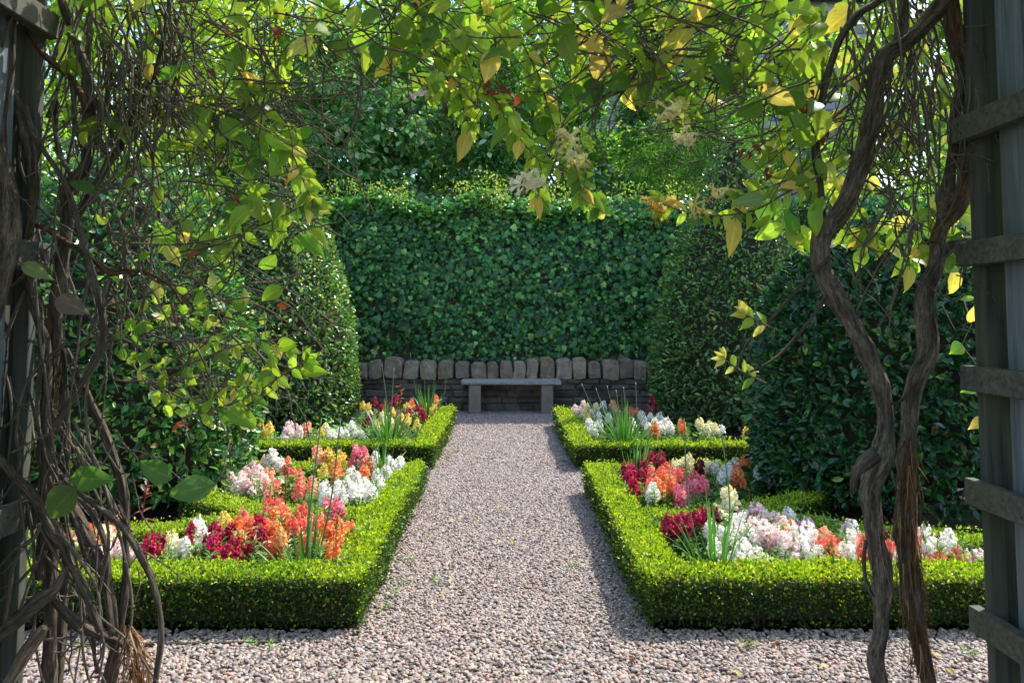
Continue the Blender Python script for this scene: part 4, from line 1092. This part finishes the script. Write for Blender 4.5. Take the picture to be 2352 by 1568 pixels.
stem('branch', '2150,560,22 2164,525,22 2205,469,22 2216,375,20 2227,262,18 2231,161,18 2207,94,16 2194,19,15 2190,-70,14', 3.03, M['bark_red'], rb, 20, .12, .8, 112, .02, .07)
stem('branch', '2152,545,20 2163,515,20 2171,469,20 2186,375,16 2197,262,14 2209,169,12 2180,80,11 2170,-60,10', 3.06, M['bark'], rb, 18, .12, .8, 113, .02, .07)
stem('branch', '2150,600,14 2190,566,16 2240,552,15 2300,540,14', 3.08, M['bark'], rb, 14, .12, .8, 114)
stem('branch', '2105,878,6 2070,920,5 2050,926,4', 3.0, M['bark'], rb, 8, .1, .5, 115)
def fibres(name, parent, line, D, n, spread, Lr, cols, seed, width=.003):
    g = np.random.default_rng(seed); a = parse(line); k = spline(np.column_stack([np.array([at(x, y, D) for x, y, r in a]), a[:, 2]*D/LENS_PX]), .02)
    A_ = Acc()
    for i in range(n):
        j = g.integers(0, len(k)); th = g.uniform(np.pi, 2*np.pi) if g.random() < .75 else g.uniform(0, 6.28)
        r = k[j, 3]*g.uniform(.95, 1.2)
        p = k[j, :3]+np.array((math.cos(th)*r, math.sin(th)*r, 0)); L = g.uniform(*Lr)
        out = np.array((math.cos(th), math.sin(th), 0))
        s = np.linspace(0, 1, 6); q = p+np.outer(s, (0, 0, -L))+np.outer(np.sin(s*2.2)*spread*g.uniform(-.3, 1.0), out)+np.outer(s**2, g.normal(0, spread*.7, 3)*(1, 1, 0))
        if j+int(L/.02) < len(k): q[:, 0] += s*(k[j+int(L/.02), 0]-k[j, 0])
        w_ = width*g.uniform(.4, 1.4)*(1-.8*s)
        sd = np.array((-out[1], out[0], 0))
        V = np.concatenate([q-sd*w_[:, None], q+sd*w_[:, None]]); Q = [[m, m+1, 7+m, 6+m] for m in range(5)]
        A_.add(V, [np.array(Q)], palette(1, cols, None, .2)[0])
    A_.build(name, M['fibre'], parent)
fib = [lin(116, 86, 54), lin(90, 66, 42), lin(150, 118, 78), lin(70, 52, 36), lin(84, 70, 56)]
fibres('bark_fibre', rb, '2086,1010,20 2086,1064,22 2083,1153,25 2083,1224,27 2088,1313,24 2092,1384,23 2104,1455,22 2118,1519,23', 3.03, 300, .022, (.04, .2), fib, 1, .0026)
fibres('bark_fibre', ra, '2005,1180,23 2010,1242,23 2018,1300,24', 3.0, 40, .02, (.04, .1), [lin(150, 120, 100), lin(110, 90, 76)], 2, .002)
fibres('bark_fibre', lv, '290,1432,8 300,1450,12 312,1480,14 320,1520,16 325,1560,16', 2.9, 150, .06, (.06, .26), [lin(128, 94, 60), lin(104, 74, 48), lin(160, 128, 90), lin(84, 62, 44)], 3, .003)
fibres('bark_fibre', lv, '112,700,20 116,870,18 109,945,18 105,1020,17 107,1095,17 124,1220,18', 2.95, 120, .012, (.06, .2), [lin(96, 78, 60), lin(70, 54, 40)], 4, .003)
fibres('bark_fibre', lv, '5,400,24 15,469,28 19,525,28 10,600,28', 2.74, 26, .012, (.04, .12), [lin(84, 64, 50), lin(64, 48, 38)], 5, .003)

# ------------------------------------------------------------------ thin twigs
def twigs(parent, regions, seed):
    """regions: (x0, y0, x1, y1, count, main angle in degrees on the photo, spread, length range in px, depth range, curl)"""
    g = np.random.default_rng(seed); A_ = Acc()
    for (x0, y0, x1, y1, n, ang, sp_, (l0, l1), (d0, d1), curl, rr) in regions:
        for i in range(n):
            x, y = g.uniform(x0, x1), g.uniform(y0, y1); D = g.uniform(d0, d1)
            th = math.radians(ang+g.normal(0, sp_)); L = g.uniform(l0, l1); k = g.normal(0, curl)
            steps = 11; pts = []
            dz = g.normal(0, .05)
            for s in range(steps):
                pts.append(at(x, y, D+dz*s/steps))
                x += math.cos(th)*L/steps; y += math.sin(th)*L/steps
                th += k/steps + g.normal(0, .13)
            pts = spline(np.array(pts), .03)
            r0 = g.uniform(*rr)*D/LENS_PX
            V, F, at_ = tube(pts, np.linspace(r0, r0*.55, len(pts)), 5)
            at_ = at_.copy(); at_[:, 2] += i
            A_.add(V, F, None, at_)
            if g.random() < .6:       # nodes where leaves once were
                for q in pts[2::5]:
                    V, F, at_ = tube(np.array([q, q+g.normal(0, .006, 3)]), [r0*1.5, r0*.7], 5); A_.add(V, F, None, at_)
    return A_.build('twigs', M['twig'], parent, True, 'bark')
twigs(lv, [(150, -60, 420, 250, 110, 80, 22, (180, 420), (2.85, 3.15), .5, (1.5, 4.2)), (180, 0, 660, 330, 150, 40, 55, (150, 420), (2.85, 3.2), 1.0, (1.2, 3.2)),
           (190, 330, 580, 900, 90, 20, 40, (140, 330), (2.85, 3.2), .8, (1.3, 3.4)), (220, 420, 420, 760, 26, 90, 15, (140, 320), (2.9, 3.1), .4, (2.0, 4.5)),
           (330, 480, 620, 980, 34, -25, 30, (120, 300), (2.85, 3.2), .6, (1.2, 2.6)), (20, 300, 140, 1250, 26, 60, 60, (60, 160), (2.75, 2.95), .8, (1.2, 2.6)),
           (40, 200, 230, 800, 14, 88, 12, (420, 760), (2.8, 3.05), .5, (2.2, 5.0)), (40, 900, 220, 1300, 14, 76, 16, (420, 700), (2.8, 3.05), .6, (2.2, 4.6)),
           (90, 950, 330, 1480, 44, 80, 40, (70, 240), (2.85, 3.05), .6, (1.2, 3.0))], 5)
twigs(rb, [(1930, -60, 2230, 300, 120, 85, 18, (150, 420), (2.95, 3.3), .4, (1.4, 4.2)), (1900, 250, 2230, 480, 55, 40, 60, (100, 260), (2.95, 3.3), .9, (1.2, 2.8)),
           (1900, 480, 2200, 640, 14, 10, 40, (120, 260), (2.95, 3.2), .6, (1.2, 2.4)), (1640, 100, 2060, 330, 40, 155, 22, (140, 380), (2.9, 3.15), .5, (1.2, 2.8)),
           (2150, 60, 2330, 500, 12, 50, 40, (60, 160), (2.85, 2.95), .4, (1.2, 2.2)), (1990, 420, 2100, 520, 9, 118, 8, (160, 320), (2.95, 3.1), .2, (2.0, 3.5))], 6)

# ------------------------------------------------------------------ honeysuckle over the arch
VC = [lin(126, 160, 62), lin(104, 142, 58), lin(152, 180, 74), lin(80, 118, 56), lin(186, 184, 108), lin(206, 190, 112)]
def face_dirs(n, g, hang=.8):
    th = g.uniform(0, 6.28, n)
    tip = np.stack([np.cos(th)*.75, g.normal(0, .35, n), -hang+np.sin(th)*.7], -1)
    nrm = np.stack([g.normal(0, .45, n), -1+g.normal(0, .55, n), g.normal(.25, .5, n)], -1)
    return unit(tip), unit(nrm)
def T_round():
    V, F = T_oval(.16)
    for i, wd in enumerate((.05, .20, .38, .5, .46, .28)):
        V[3*i, 0], V[3*i+2, 0] = -wd, wd
    V[15:18, 1] = .94
    return V, F
def leaf_cloud(parent, name, regs, seed, probs=(.34, .25, .19, .12, .07, .03), round_=False):
    """regs: polygon of photo points, count, depth range, length range (m), aspect"""
    g = np.random.default_rng(seed); P_, L_, W_ = [], [], []
    for poly, n, (d0, d1), (l0, l1), asp in regs:
        q = parse(poly); x0, y0 = q.min(0); x1, y1 = q.max(0); k = 0; tries = 0
        while k < n and tries < n*30:
            tries += 1
            x, y = g.uniform(x0, x1), g.uniform(y0, y1)
            inside = False
            for i in range(len(q)):
                a, b = q[i], q[i-1]
                if (a[1] > y) != (b[1] > y) and x < (b[0]-a[0])*(y-a[1])/(b[1]-a[1])+a[0]: inside = not inside
            if not inside: continue
            P_.append(at(x, y, g.uniform(d0, d1))); l = g.uniform(l0, l1)*1.12; L_.append(l); W_.append(l*asp*g.uniform(.85, 1.15)); k += 1
    P_ = np.array(P_); n = len(P_); tip, nrm = face_dirs(n, g)
    half = n//2
    for (sl_, cr) in ((slice(0, half), T_oval(.14)), (slice(half, n), T_round() if round_ else T_oval(.30))):
        leaves(name, cr, P_[sl_]-tip[sl_]*.03, tip[sl_], nrm[sl_], np.array(L_)[sl_], np.array(W_)[sl_], palette(len(P_[sl_]), VC, probs, .16), M['vine'], parent, True)
oc = thing('honeysuckle', 'leafy honeysuckle hanging from the top of the arch over the path', 'climber', (0, 2.9, 2.6), 'honeysuckle growth on the arch')
leaf_cloud(oc, 'leaves', [('700,-80 1560,-80 1560,120 1470,200 1330,200 1240,150 1130,140 1080,200 990,250 940,210 900,150 820,110 700,100', 235, (2.75, 3.25), (.075, .125), .56),
                          ('1400,-80 1900,-80 1890,330 1760,300 1700,180 1600,270 1500,250 1400,180', 165, (2.75, 3.25), (.075, .125), .58),
                          ('1020,180 1330,200 1390,360 1330,430 1220,410 1130,320 1080,260', 26, (2.85, 3.05), (.075, .105), .5)], 8)
leaf_cloud(lv, 'leaves', [('130,-80 720,-80 700,110 620,230 480,260 330,420 160,440 130,200', 120, (2.85, 3.25), (.065, .11), .58),
                          ('470,230 650,240 730,420 720,580 640,560 520,470 450,330', 44, (2.85, 3.1), (.075, .12), .55),
                          ('330,400 640,430 620,640 480,640 380,560', 18, (2.85, 3.15), (.06, .095), .58),
                          ], 9, (.34, .30, .12, .18, .04, .02))
leaf_cloud(lv, 'leaves', [('250,720 440,650 640,740 650,900 560,980 420,960 300,900', 95, (2.85, 3.15), (.038, .062), .66), ('200,500 480,480 640,700 600,760 300,720', 22, (2.85, 3.15), (.04, .065), .62)], 12, (.30, .24, .2, .12, .11, .03), True)
leaf_cloud(rb, 'leaves', [('1890,-80 2230,-80 2230,500 2200,640 1990,580 1880,560 1920,300', 150, (3.08, 3.5), (.065, .11), .58),
                          ('1900,470 2230,470 2200,620 1980,600', 26, (3.05, 3.4), (.07, .11), .55), ('1700,320 1900,300 1900,560 1800,540 1720,480', 30, (2.95, 3.2), (.07, .12), .5)], 10, (.34, .16, .22, .08, .12, .08))
twigs(oc, [(640, -60, 1560, 120, 90, 20, 40, (160, 420), (2.8, 3.15), .9, (1.4, 3.2)), (1350, -60, 1900, 180, 90, 150, 28, (160, 460), (2.8, 3.15), .7, (1.4, 3.2)), (560, 0, 1050, 200, 46, 60, 40, (160, 360), (2.85, 3.1), 1.0, (1.2, 2.8))], 7)
def spray(parent, line, D, seed, pair=.06, L=(.075, .11), asp=.5, label=None, cols=(.4, .2, .26, .06, .05, .03), end=True, r=2.8):
    """a shoot with opposite leaf pairs"""
    g = np.random.default_rng(seed); a = parse(line); P_ = np.array([at(x, y, D+.04*math.sin(i)) for i, (x, y) in enumerate(a)])
    k = spline(P_, .02); rr = np.linspace(r, r*.5, len(k))*D/LENS_PX
    V, F, at_ = tube(k, rr, 6)
    st = build('spray', V, F, M['twig'], parent, None, True, {'bark': at_})
    if label: st['label'] = label
    step = max(1, int(pair/.02)); pos, tip, nrm, ll = [], [], [], []
    for j in range(step, len(k), step):
        d = unit(k[j]-k[j-1]); sd = unit(np.cross(d, (0, -1.0, .1)))
        for s in (-1, 1):
            if g.random() < .1: continue
            pos.append(k[j]); tip.append(d*.55+sd*s*g.uniform(.5, 1)+np.array((0, g.normal(0, .35), -.35))); nrm.append(np.array((g.normal(0, .35), -1, g.normal(.35, .4)))); ll.append(g.uniform(*L)*(1-.25*j/len(k)))
    if end:
        for s in (-1, 0, 1):
            d = unit(k[-1]-k[-3]); sd = unit(np.cross(d, (0, -1.0, .1)))
            pos.append(k[-1]); tip.append(d+sd*s*.7+np.array((0, g.normal(0, .3), 0))); nrm.append(np.array((g.normal(0, .4), -1, .3))); ll.append(g.uniform(*L)*.8)
    pos = np.array(pos); ll = np.array(ll)
    o = leaves('spray_leaves', T_oval(.2), pos, np.array(tip), np.array(nrm), ll, ll*asp*g.uniform(.85, 1.15, len(ll)), palette(len(ll), VC, cols, .14), M['vine'], parent, True)
    bpy.context.view_layer.update(); o.parent = st; o.location = Vector(parent.location)-Vector(parent.location)
    return st
spray(oc, '1040,60 1085,140 1130,215 1175,290 1230,360 1300,395 1345,425 1370,470', 2.92, 1, .055, label='shoot of green leaf pairs hanging in the middle of the arch')
spray(oc, '1200,100 1240,180 1262,260 1290,330 1320,380 1335,440', 2.9, 2, .05)
spray(oc, '1160,200 1175,270 1220,320 1235,400 1236,455', 2.95, 3, .05)
spray(oc, '1050,150 1060,230 1075,280', 2.95, 4, .05)
spray(oc, '1480,80 1500,160 1530,225 1560,270', 2.9, 5, .055)
spray(oc, '1890,400 1810,440 1740,480 1660,495 1590,490 1520,470', 2.88, 6, .055, (.07, .10), .45, 'pale leafy shoot reaching left from the right trunks', (.4, .12, .2, .05, .18, .05))
spray(oc, '1900,330 1850,390 1790,420 1700,450', 2.9, 7, .06, (.08, .11), .42)
spray(lv, '540,150 600,250 660,330 690,400 720,470', 2.9, 8, .055, (.08, .12), .5)
spray(lv, '330,850 420,840 520,800 600,780 660,800', 2.9, 9, .06, (.06, .09), .62)
spray(lv, '420,960 520,930 590,900 650,860 700,830', 2.88, 10, .07, (.07, .10), .5, 'bright green shoot tip reaching out over the far flower bed')
spray(lv, '300,560 420,560 540,540 640,500 700,470', 2.92, 11, .07, (.07, .11), .55)
spray(ra, '1790,760 1745,740 1715,722', 2.94, 12, .05, (.07, .09), .45, None, (.2, .05, .3, 0, .35, .1))
spray(ra, '1760,880 1700,850 1665,825', 2.96, 13, .05, (.055, .075), .4, None, (.2, .05, .3, 0, .35, .1))
def big_leaves(parent, items):
    pos, tip, nrm, L, W_, c = [], [], [], [], [], []; pet = Acc()
    for (x0, y0, x1, y1, wd, D, rgb) in items:
        a = at(x0, y0, D); b = at(x1, y1, D-.02); pos.append(a); tip.append(b-a); l = np.linalg.norm(b-a); L.append(l); W_.append(wd*D/LENS_PX); nrm.append((rng.normal(0, .15), -1, .25)); c.append(lin(*rgb))
        e = a-(b-a)/l*rng.uniform(.03, .06)+np.array((rng.normal(0, .02), .02, rng.uniform(.02, .06)))
        V, F, at_ = tube(np.array([e+np.array((rng.normal(0, .03), .03, .10)), e, a, a*.8+b*.2]), np.array([.0026, .0022, .0016, .001]), 5)
        pet.add(V, F, None, at_)
    pet.build('leaf_stalks', M['twig'], parent, True, 'bark')
    leaves('leaves', T_oval(.18), np.array(pos), np.array(tip), np.array(nrm), np.array(L), np.array(W_), np.array(c), M['vine'], parent, True)
big_leaves(lv, [(128, 685, 205, 720, 50, 2.7, (112, 104, 110)), (50, 606, 122, 642, 34, 2.72, (130, 150, 110)), (163, 1098, 262, 1100, 58, 2.7, (84, 124, 64)), (174, 1118, 110, 1190, 74, 2.66, (84, 110, 60)),
               (495, 1112, 385, 1136, 60, 2.8, (80, 122, 74)), (395, 1100, 320, 1058, 50, 2.85, (74, 118, 62)), (690, 850, 755, 856, 30, 2.86, (130, 168, 48)), (640, 800, 682, 786, 30, 2.86, (126, 164, 50)), (650, 660, 600, 690, 40, 2.86, (120, 160, 48)),
               (520, 935, 590, 985, 36, 2.84, (110, 150, 60)), (700, 470, 740, 420, 34, 2.9, (90, 140, 50)), (690, 540, 745, 590, 34, 2.9, (96, 146, 52)), (690, 310, 720, 300, 36, 2.9, (90, 140, 46))])
big_leaves(oc, [(1075, 300, 1052, 372, 36, 2.86, (180, 164, 92)), (1340, 440, 1390, 490, 26, 2.88, (110, 146, 60)), (1335, 430, 1365, 475, 22, 2.87, (206, 176, 96)), (1235, 450, 1240, 505, 20, 2.86, (186, 164, 92)), (1500, 190, 1600, 30, 60, 2.95, (196, 186, 100)),
               (1365, 180, 1400, 110, 56, 2.9, (190, 170, 110)), (1690, 500, 1675, 590, 36, 2.86, (196, 180, 90)), (1240, 310, 1258, 240, 44, 2.9, (76, 120, 44)), (1310, 190, 1325, 262, 60, 2.9, (84, 132, 44)), (1360, 180, 1365, 240, 50, 2.92, (60, 92, 40)),
               (1760, 455, 1680, 470, 36, 2.86, (120, 150, 110)), (1830, 540, 1800, 480, 34, 2.9, (80, 140, 60)), (1800, 345, 1828, 400, 30, 2.9, (206, 190, 90)), (1960, 20, 1890, 80, 60, 3.1, (222, 206, 110)), (1850, 100, 1800, 170, 60, 3.0, (150, 170, 60))])
big_leaves(rb, [(2090, 610, 2078, 672, 28, 2.95, (226, 216, 120)), (2210, 790, 2182, 812, 34, 3.2, (120, 170, 50)), (2225, 740, 2240, 700, 30, 3.2, (226, 216, 120)), (2240, 885, 2208, 900, 30, 3.2, (130, 180, 60)), (2110, 570, 2090, 590, 22, 3.1, (216, 190, 110)), (2260, 960, 2225, 985, 26, 3.2, (206, 186, 96))])
def dead_leaves(parent, spots, seed):
    g = np.random.default_rng(seed); P_ = []
    for (x, y, s, n) in spots:
        for _ in range(n): P_.append(at(x+g.normal(0, s), y+g.normal(0, s*1.3), g.uniform(2.85, 3.1)))
    P_ = np.array(P_); n = len(P_); tip, nrm = face_dirs(n, g)
    L = g.uniform(.035, .065, n)
    leaves('dead_leaves', T_oval(.7), P_, tip, nrm, L, L*g.uniform(.35, .6, n), palette(n, [lin(132, 74, 44), lin(104, 60, 40), lin(152, 96, 58)], None, .18), M['dry'], parent)
dead_leaves(oc, [(1140, 195, 18, 9), (1165, 215, 12, 4), (1205, 215, 8, 2), (1855, 230, 22, 16), (1870, 290, 14, 10), (1775, 400, 10, 6), (1730, 330, 12, 4), (1650, 120, 12, 3), (945, 20, 12, 3)], 1)
dead_leaves(lv, [(690, 385, 6, 2), (462, 570, 6, 2), (640, 80, 14, 4), (560, 420, 30, 5), (430, 970, 4, 1), (470, 80, 60, 8), (650, 690, 6, 2)], 2)
def flower_cluster(parent, x, y, D, rgb, seed, n=9, size=1.0):
    g = np.random.default_rng(seed); c = at(x, y, D); a = Acc()
    for i in range(n):
        d = unit(np.array((g.normal(0, .8), g.normal(-.5, .4), g.normal(-.35, .55)))); side = unit(np.cross(d, g.normal(0, 1, 3))); L = .036*size*g.uniform(.75, 1.15)
        p = spline([c, c+d*L*.55+side*.003, c+d*L], .006); col = np.clip(lin(*rgb)*g.uniform(.8, 1.1), 0, 1)
        V, F, _ = tube(p, np.linspace(.0022, .0052, len(p))*size, 6); a.add(V, F, col)
        e = p[-1]
        for (dr, ww) in ((d*.35+side, .0065), (d*.35-side*.9, .0034)):   # broad upper and narrow lower lip, both curled back
            s = np.linspace(0, 1, 6); q = e+np.outer(s*.018*size, unit(dr))+np.outer(-(s**2)*.013*size, d)
            t_ = unit(np.cross(d, side)); w_ = ww*size*(1-.5*s**2)
            V = np.concatenate([q-t_*w_[:, None], q+t_*w_[:, None]]); a.add(V, [np.array([[m, m+1, 7+m, 6+m] for m in range(5)])], col)
        for k in range(3):
            dd = unit(d+g.normal(0, .3, 3)); p2 = spline([e, e+dd*.014*size, e+dd*.026*size+np.array((0, 0, -.003))], .008)
            V, F, _ = tube(p2, np.full(len(p2), .0006), 4); a.add(V, F, np.clip(col*1.05, 0, 1))
            V, F = box(p2[-1], (.003, .0015, .0015)); a.add(V, F, lin(236, 206, 120))
    a.build('flower_cluster', M['stamen'], parent, True)
for i, (x, y, rgb, n, s) in enumerate(((1303, 322, (252, 244, 196), 12, 1.5), (1322, 358, (252, 246, 206), 8, 1.35), (1228, 408, (252, 249, 230), 12, 1.45), (1192, 424, (253, 251, 242), 9, 1.3), (1532, 250, (252, 244, 200), 12, 1.5), (1578, 308, (250, 243, 206), 10, 1.4), (1518, 465, (248, 208, 100), 12, 1.4), (1595, 470, (250, 234, 150), 8, 1.1), (1650, 435, (246, 234, 176), 8, 1.1), (955, 215, (251, 242, 242), 5, 1.1))):
    flower_cluster(oc, x, y, 2.84, rgb, 70+i, n, s)
# the leafy roof over the arch: it lies above the picture and shades the stems
def roof():
    g = np.random.default_rng(77); n = 6500
    pos = np.stack([g.uniform(-2.5, 2.5, n), g.uniform(-1.5, 3.15, n), 3.05+np.abs(g.normal(0, .16, n))], -1)
    tip = np.stack([g.normal(0, 1, n), g.normal(0, 1, n), g.normal(-.3, .4, n)], -1); nm = np.stack([g.normal(0, .5, n), g.normal(0, .5, n), np.ones(n)], -1)
    L = g.uniform(.07, .12, n)
    leaves('roof_leaves', T_laurel(), pos, tip, nm, L, L*.58, palette(n, VC, None, .15), M['vine'], oc)
    for s, par in ((-1, lv), (1, rb)):     # growth on the outside of each trellis
        n = 2600
        pos = np.stack([s*(2.02+np.abs(g.normal(0, .12, n))), g.uniform(-1.2, 2.95, n), g.uniform(.2, 3.1, n)], -1)
        tip = np.stack([g.normal(0, 1, n), g.normal(0, 1, n), g.normal(-.5, .5, n)], -1); nm = np.stack([np.full(n, s*1.0), g.normal(0, .5, n), g.normal(.5, .5, n)], -1)
        L = g.uniform(.07, .11, n)
        leaves('side_leaves', T_laurel(), pos, tip, nm, L, L*.58, palette(n, VC, None, .15), M['vine'], par)
roof()

# ------------------------------------------------------------------ trees and shrubs beyond the wall
def tree(x, y, H, clumps, leafL, n, cols, probs, name, label, seed, asp=.55, up=.3, mat='tree', T=None):
    g = np.random.default_rng(seed)
    t = thing(name, label, 'tree', (x, y, 0), 'trees and shrubs beyond the ivy wall')
    acc = Acc()
    tr = max(.05, H*.014)
    top = np.array((x, y, H*.55))
    k = spline([(x, y, -.02), (x+g.normal(0, .1), y+g.normal(0, .1), H*.3), top], .15)
    V, F, at_ = tube(k, np.linspace(tr, tr*.5, len(k)), 10, .08, 0, .05, seed); acc.add(V, F, None, at_)
    P_ = []; Nn = []
    vol = np.array([c[3]*c[4]*c[5] for c in clumps])**(2/3); cnt = (n*vol/vol.sum()).astype(int)
    for (cx, cy, cz, a, b, c), m in zip(clumps, cnt):
        e = np.array((cx, cy, cz)); s0 = k[int(len(k)*g.uniform(.35, .95))-1]
        kk = spline([s0, s0*.5+e*.5+g.normal(0, .15, 3), e], .15); V, F, at_ = tube(kk, np.linspace(tr*.3, tr*.07, len(kk)), 6); acc.add(V, F, None, at_)
        # each clump is itself a bunch of small twigs-full
        sub = max(6, m//60)
        d = unit(g.normal(0, 1, (sub, 3))); rad = g.uniform(.45, 1.0, sub)
        sc = e+d*rad[:, None]*(a, b, c)
        i = g.integers(0, sub, m); off = g.normal(0, 1, (m, 3))*np.array((a, b, c))*.17
        P_.append(sc[i]+off); Nn.append(unit(d[i]*.7+unit(off)*.5))
    acc.build('trunk', M['tree_bark'], t, True, 'bark')
    P_ = np.concatenate(P_); Nn = np.concatenate(Nn); m = len(P_)
    tip = unit(Nn*.6+g.normal(0, .55, (m, 3))+(0, 0, -.1)); nm = Nn*.5+(0, 0, .6)+g.normal(0, up, (m, 3))
    L = leafL*g.uniform(.65, 1.25, m)
    leaves('crown', T or T_laurel(), P_, tip, nm, L, L*asp*g.uniform(.85, 1.15, m), palette(m, cols, probs, .16), M[mat], t)
    return t
def blob(x, y, z0, z1, rx, ry, n, seed):
    g = np.random.default_rng(seed); out = []
    for i in range(n):
        f = (i+g.random())/n; z = z0+(z1-z0)*f; w_ = math.sin(math.pi*min(max(.2+.68*f, 0), 1))**.5
        th = i*2.4+g.normal(0, .3); r = math.sqrt((i*.618) % 1)
        out.append((x+r*math.cos(th)*rx*w_, y+r*math.sin(th)*ry*w_, z, g.uniform(.4, .62)*rx*.72, g.uniform(.4, .62)*ry*.85, g.uniform(.14, .2)*(z1-z0)))
    return out
gl = [lin(108, 156, 100), lin(84, 132, 86), lin(138, 180, 120), lin(214, 230, 200)]  # last tone: pale leaves with the glints painted into their colour
yg = [lin(160, 190, 62), lin(138, 174, 56), lin(184, 204, 80), lin(112, 152, 52)]
mg = [lin(104, 154, 58), lin(80, 130, 52), lin(132, 174, 70), lin(158, 190, 86)]
tree(-2.7, 15.2, 8, blob(-2.7, 15.2, 3.3, 7.2, 2.4, 1.3, 26, 1), .17, 17000, gl, [.38, .28, .22, .12], 'broadleaf_tree', 'dark round-leaved tree with pale glinting leaves behind the left of the ivy wall', 201, .7)
tree(1.2, 15.4, 7.4, blob(1.2, 15.4, 3.2, 6.8, 2.3, 1.2, 26, 2), .12, 17000, [lin(74, 126, 60), lin(58, 104, 54), lin(102, 150, 72)], None, 'broadleaf_tree', 'dark green tree behind the middle of the ivy wall', 202)
tree(3.9, 14.1, 5.2, blob(3.9, 14.1, 3.0, 5.3, 1.6, .9, 16, 3), .11, 14000, [lin(80, 128, 56), lin(62, 106, 50), lin(104, 148, 66)], None, 'feathery_shrub', 'bright feathery narrow-leaved shrub behind the right of the ivy wall', 203, .18, .6, T=T_fold())
tree(-7.2, 13.2, 8.6, blob(-7.2, 13.2, 1.5, 8.6, 2.6, 1.8, 34, 4), .16, 17000, yg, None, 'light_tree', 'sunlit yellow-green tree behind the left cone topiary', 204)
tree(-6.0, 18.5, 12, blob(-6.0, 18.5, 4.2, 11.5, 3.8, 2.0, 40, 5), .2, 17000, yg, None, 'light_tree', 'tall yellow-green tree far behind, at the top left', 205)
tree(-3.4, 17.4, 8, blob(-3.4, 17.4, 2.6, 8.0, 3.2, 1.2, 26, 14), .19, 12000, gl, [.45, .4, .1, .05], 'broadleaf_tree', 'shaded tree filling the gaps behind the round-leaved tree, left of the middle', 213, .65)
tree(-.6, 19.5, 11, blob(-.6, 19.5, 4.6, 10.2, 3.6, 1.8, 40, 6), .2, 17000, mg, None, 'light_tree', 'tall light green tree at the top centre, behind the dark trees', 206)
tree(5.3, 18.3, 10.5, blob(5.0, 18.3, 4.2, 9.6, 2.4, 1.6, 30, 7), .19, 13000, mg, None, 'light_tree', 'tall mid-green tree right of centre, before the stone house', 207)
tree(8.7, 15.2, 10, blob(8.9, 15.2, 2.4, 9.8, 2.1, 1.6, 32, 8), .18, 12000, yg, None, 'light_tree', 'yellow-green tree behind the vine trunks at the top right', 208)
tree(7.0, 13.2, 5, blob(7.3, 13.4, 1.0, 5.0, 1.9, 1.2, 14, 9), .10, 8000, mg, None, 'garden_shrub', 'green shrub right of the right cone, before the stone house', 209)
tree(-5.6, 8.6, 3.4, blob(-5.8, 8.6, .4, 4.2, 1.4, 1.5, 16, 10), .08, 9000, mg, None, 'garden_shrub', 'green shrub filling the gap left of the left cones', 210)
tree(6.0, 9.0, 3.4, blob(6.2, 9.0, .4, 4.4, 1.4, 1.5, 16, 11), .08, 9000, mg, None, 'garden_shrub', 'green shrub filling the gap right of the right cones', 211)
tree(-12.5, 16, 11, blob(-12.5, 16, 2.0, 10.5, 3.2, 2, 20, 12), .17, 7000, mg, None, 'light_tree', 'tall green tree at the far left edge beyond the garden', 212)

def house():
    t = thing('stone_house', 'blue-grey stone house glimpsed between the leaves at the top right', 'house', (8, 29, 0))
    V, F = box((8.0, 29.5, 6.2), (9.4, 7, 12.4), 0, .03); build('wall', V, F, M['house'], t, np.ones(3))
    # stone courses as raised blocks on the front
    a = Acc(); z = .1
    while z < 12.3:
        h = rng.uniform(.25, .4); x = 3.32
        while x < 12.6:
            wd = min(rng.uniform(.35, .9), 12.68-x)
            V, F = box((x+wd/2, 25.985, z+h/2), (wd-.03, .06, h-.03), 0, .012, .004); a.add(V, F, np.full(3, rng.uniform(.7, 1.2))); x += wd
        z += h
    a.build('facing_stones', M['house'], t)
    V = np.array([(2.9, 25.5, 12.3), (13.1, 25.5, 12.3), (13.1, 33.5, 12.3), (2.9, 33.5, 12.3), (2.9, 29.5, 16.2), (13.1, 29.5, 16.2)])
    build('roof', V, [np.array([[0, 1, 5, 4], [2, 3, 4, 5], [3, 2, 1, 0]]), np.array([[0, 4, 3], [1, 2, 5]])], M['slate'], t, np.ones(3))
    for (x, z) in ((5.2, 10.2), (8.0, 10.2), (10.8, 10.2), (5.2, 6.6), (8.0, 6.6), (10.8, 6.6)):
        V, F = box((x, 25.95, z), (1.1, .10, 1.9), 0, .02); wn = build('window', V, F, M['slat'], t, None, False, {'grain': V})
        V, F = box((x, 25.91, z), (.9, .05, 1.7), 0, .01); g_ = build('pane', V, F, M['glass'], None); g_.parent = wn; g_.location = -Vector(t.location)+Vector(t.location); 
        g_.data.transform(__import__('mathutils').Matrix.Translation(-Vector(t.location)))
house()
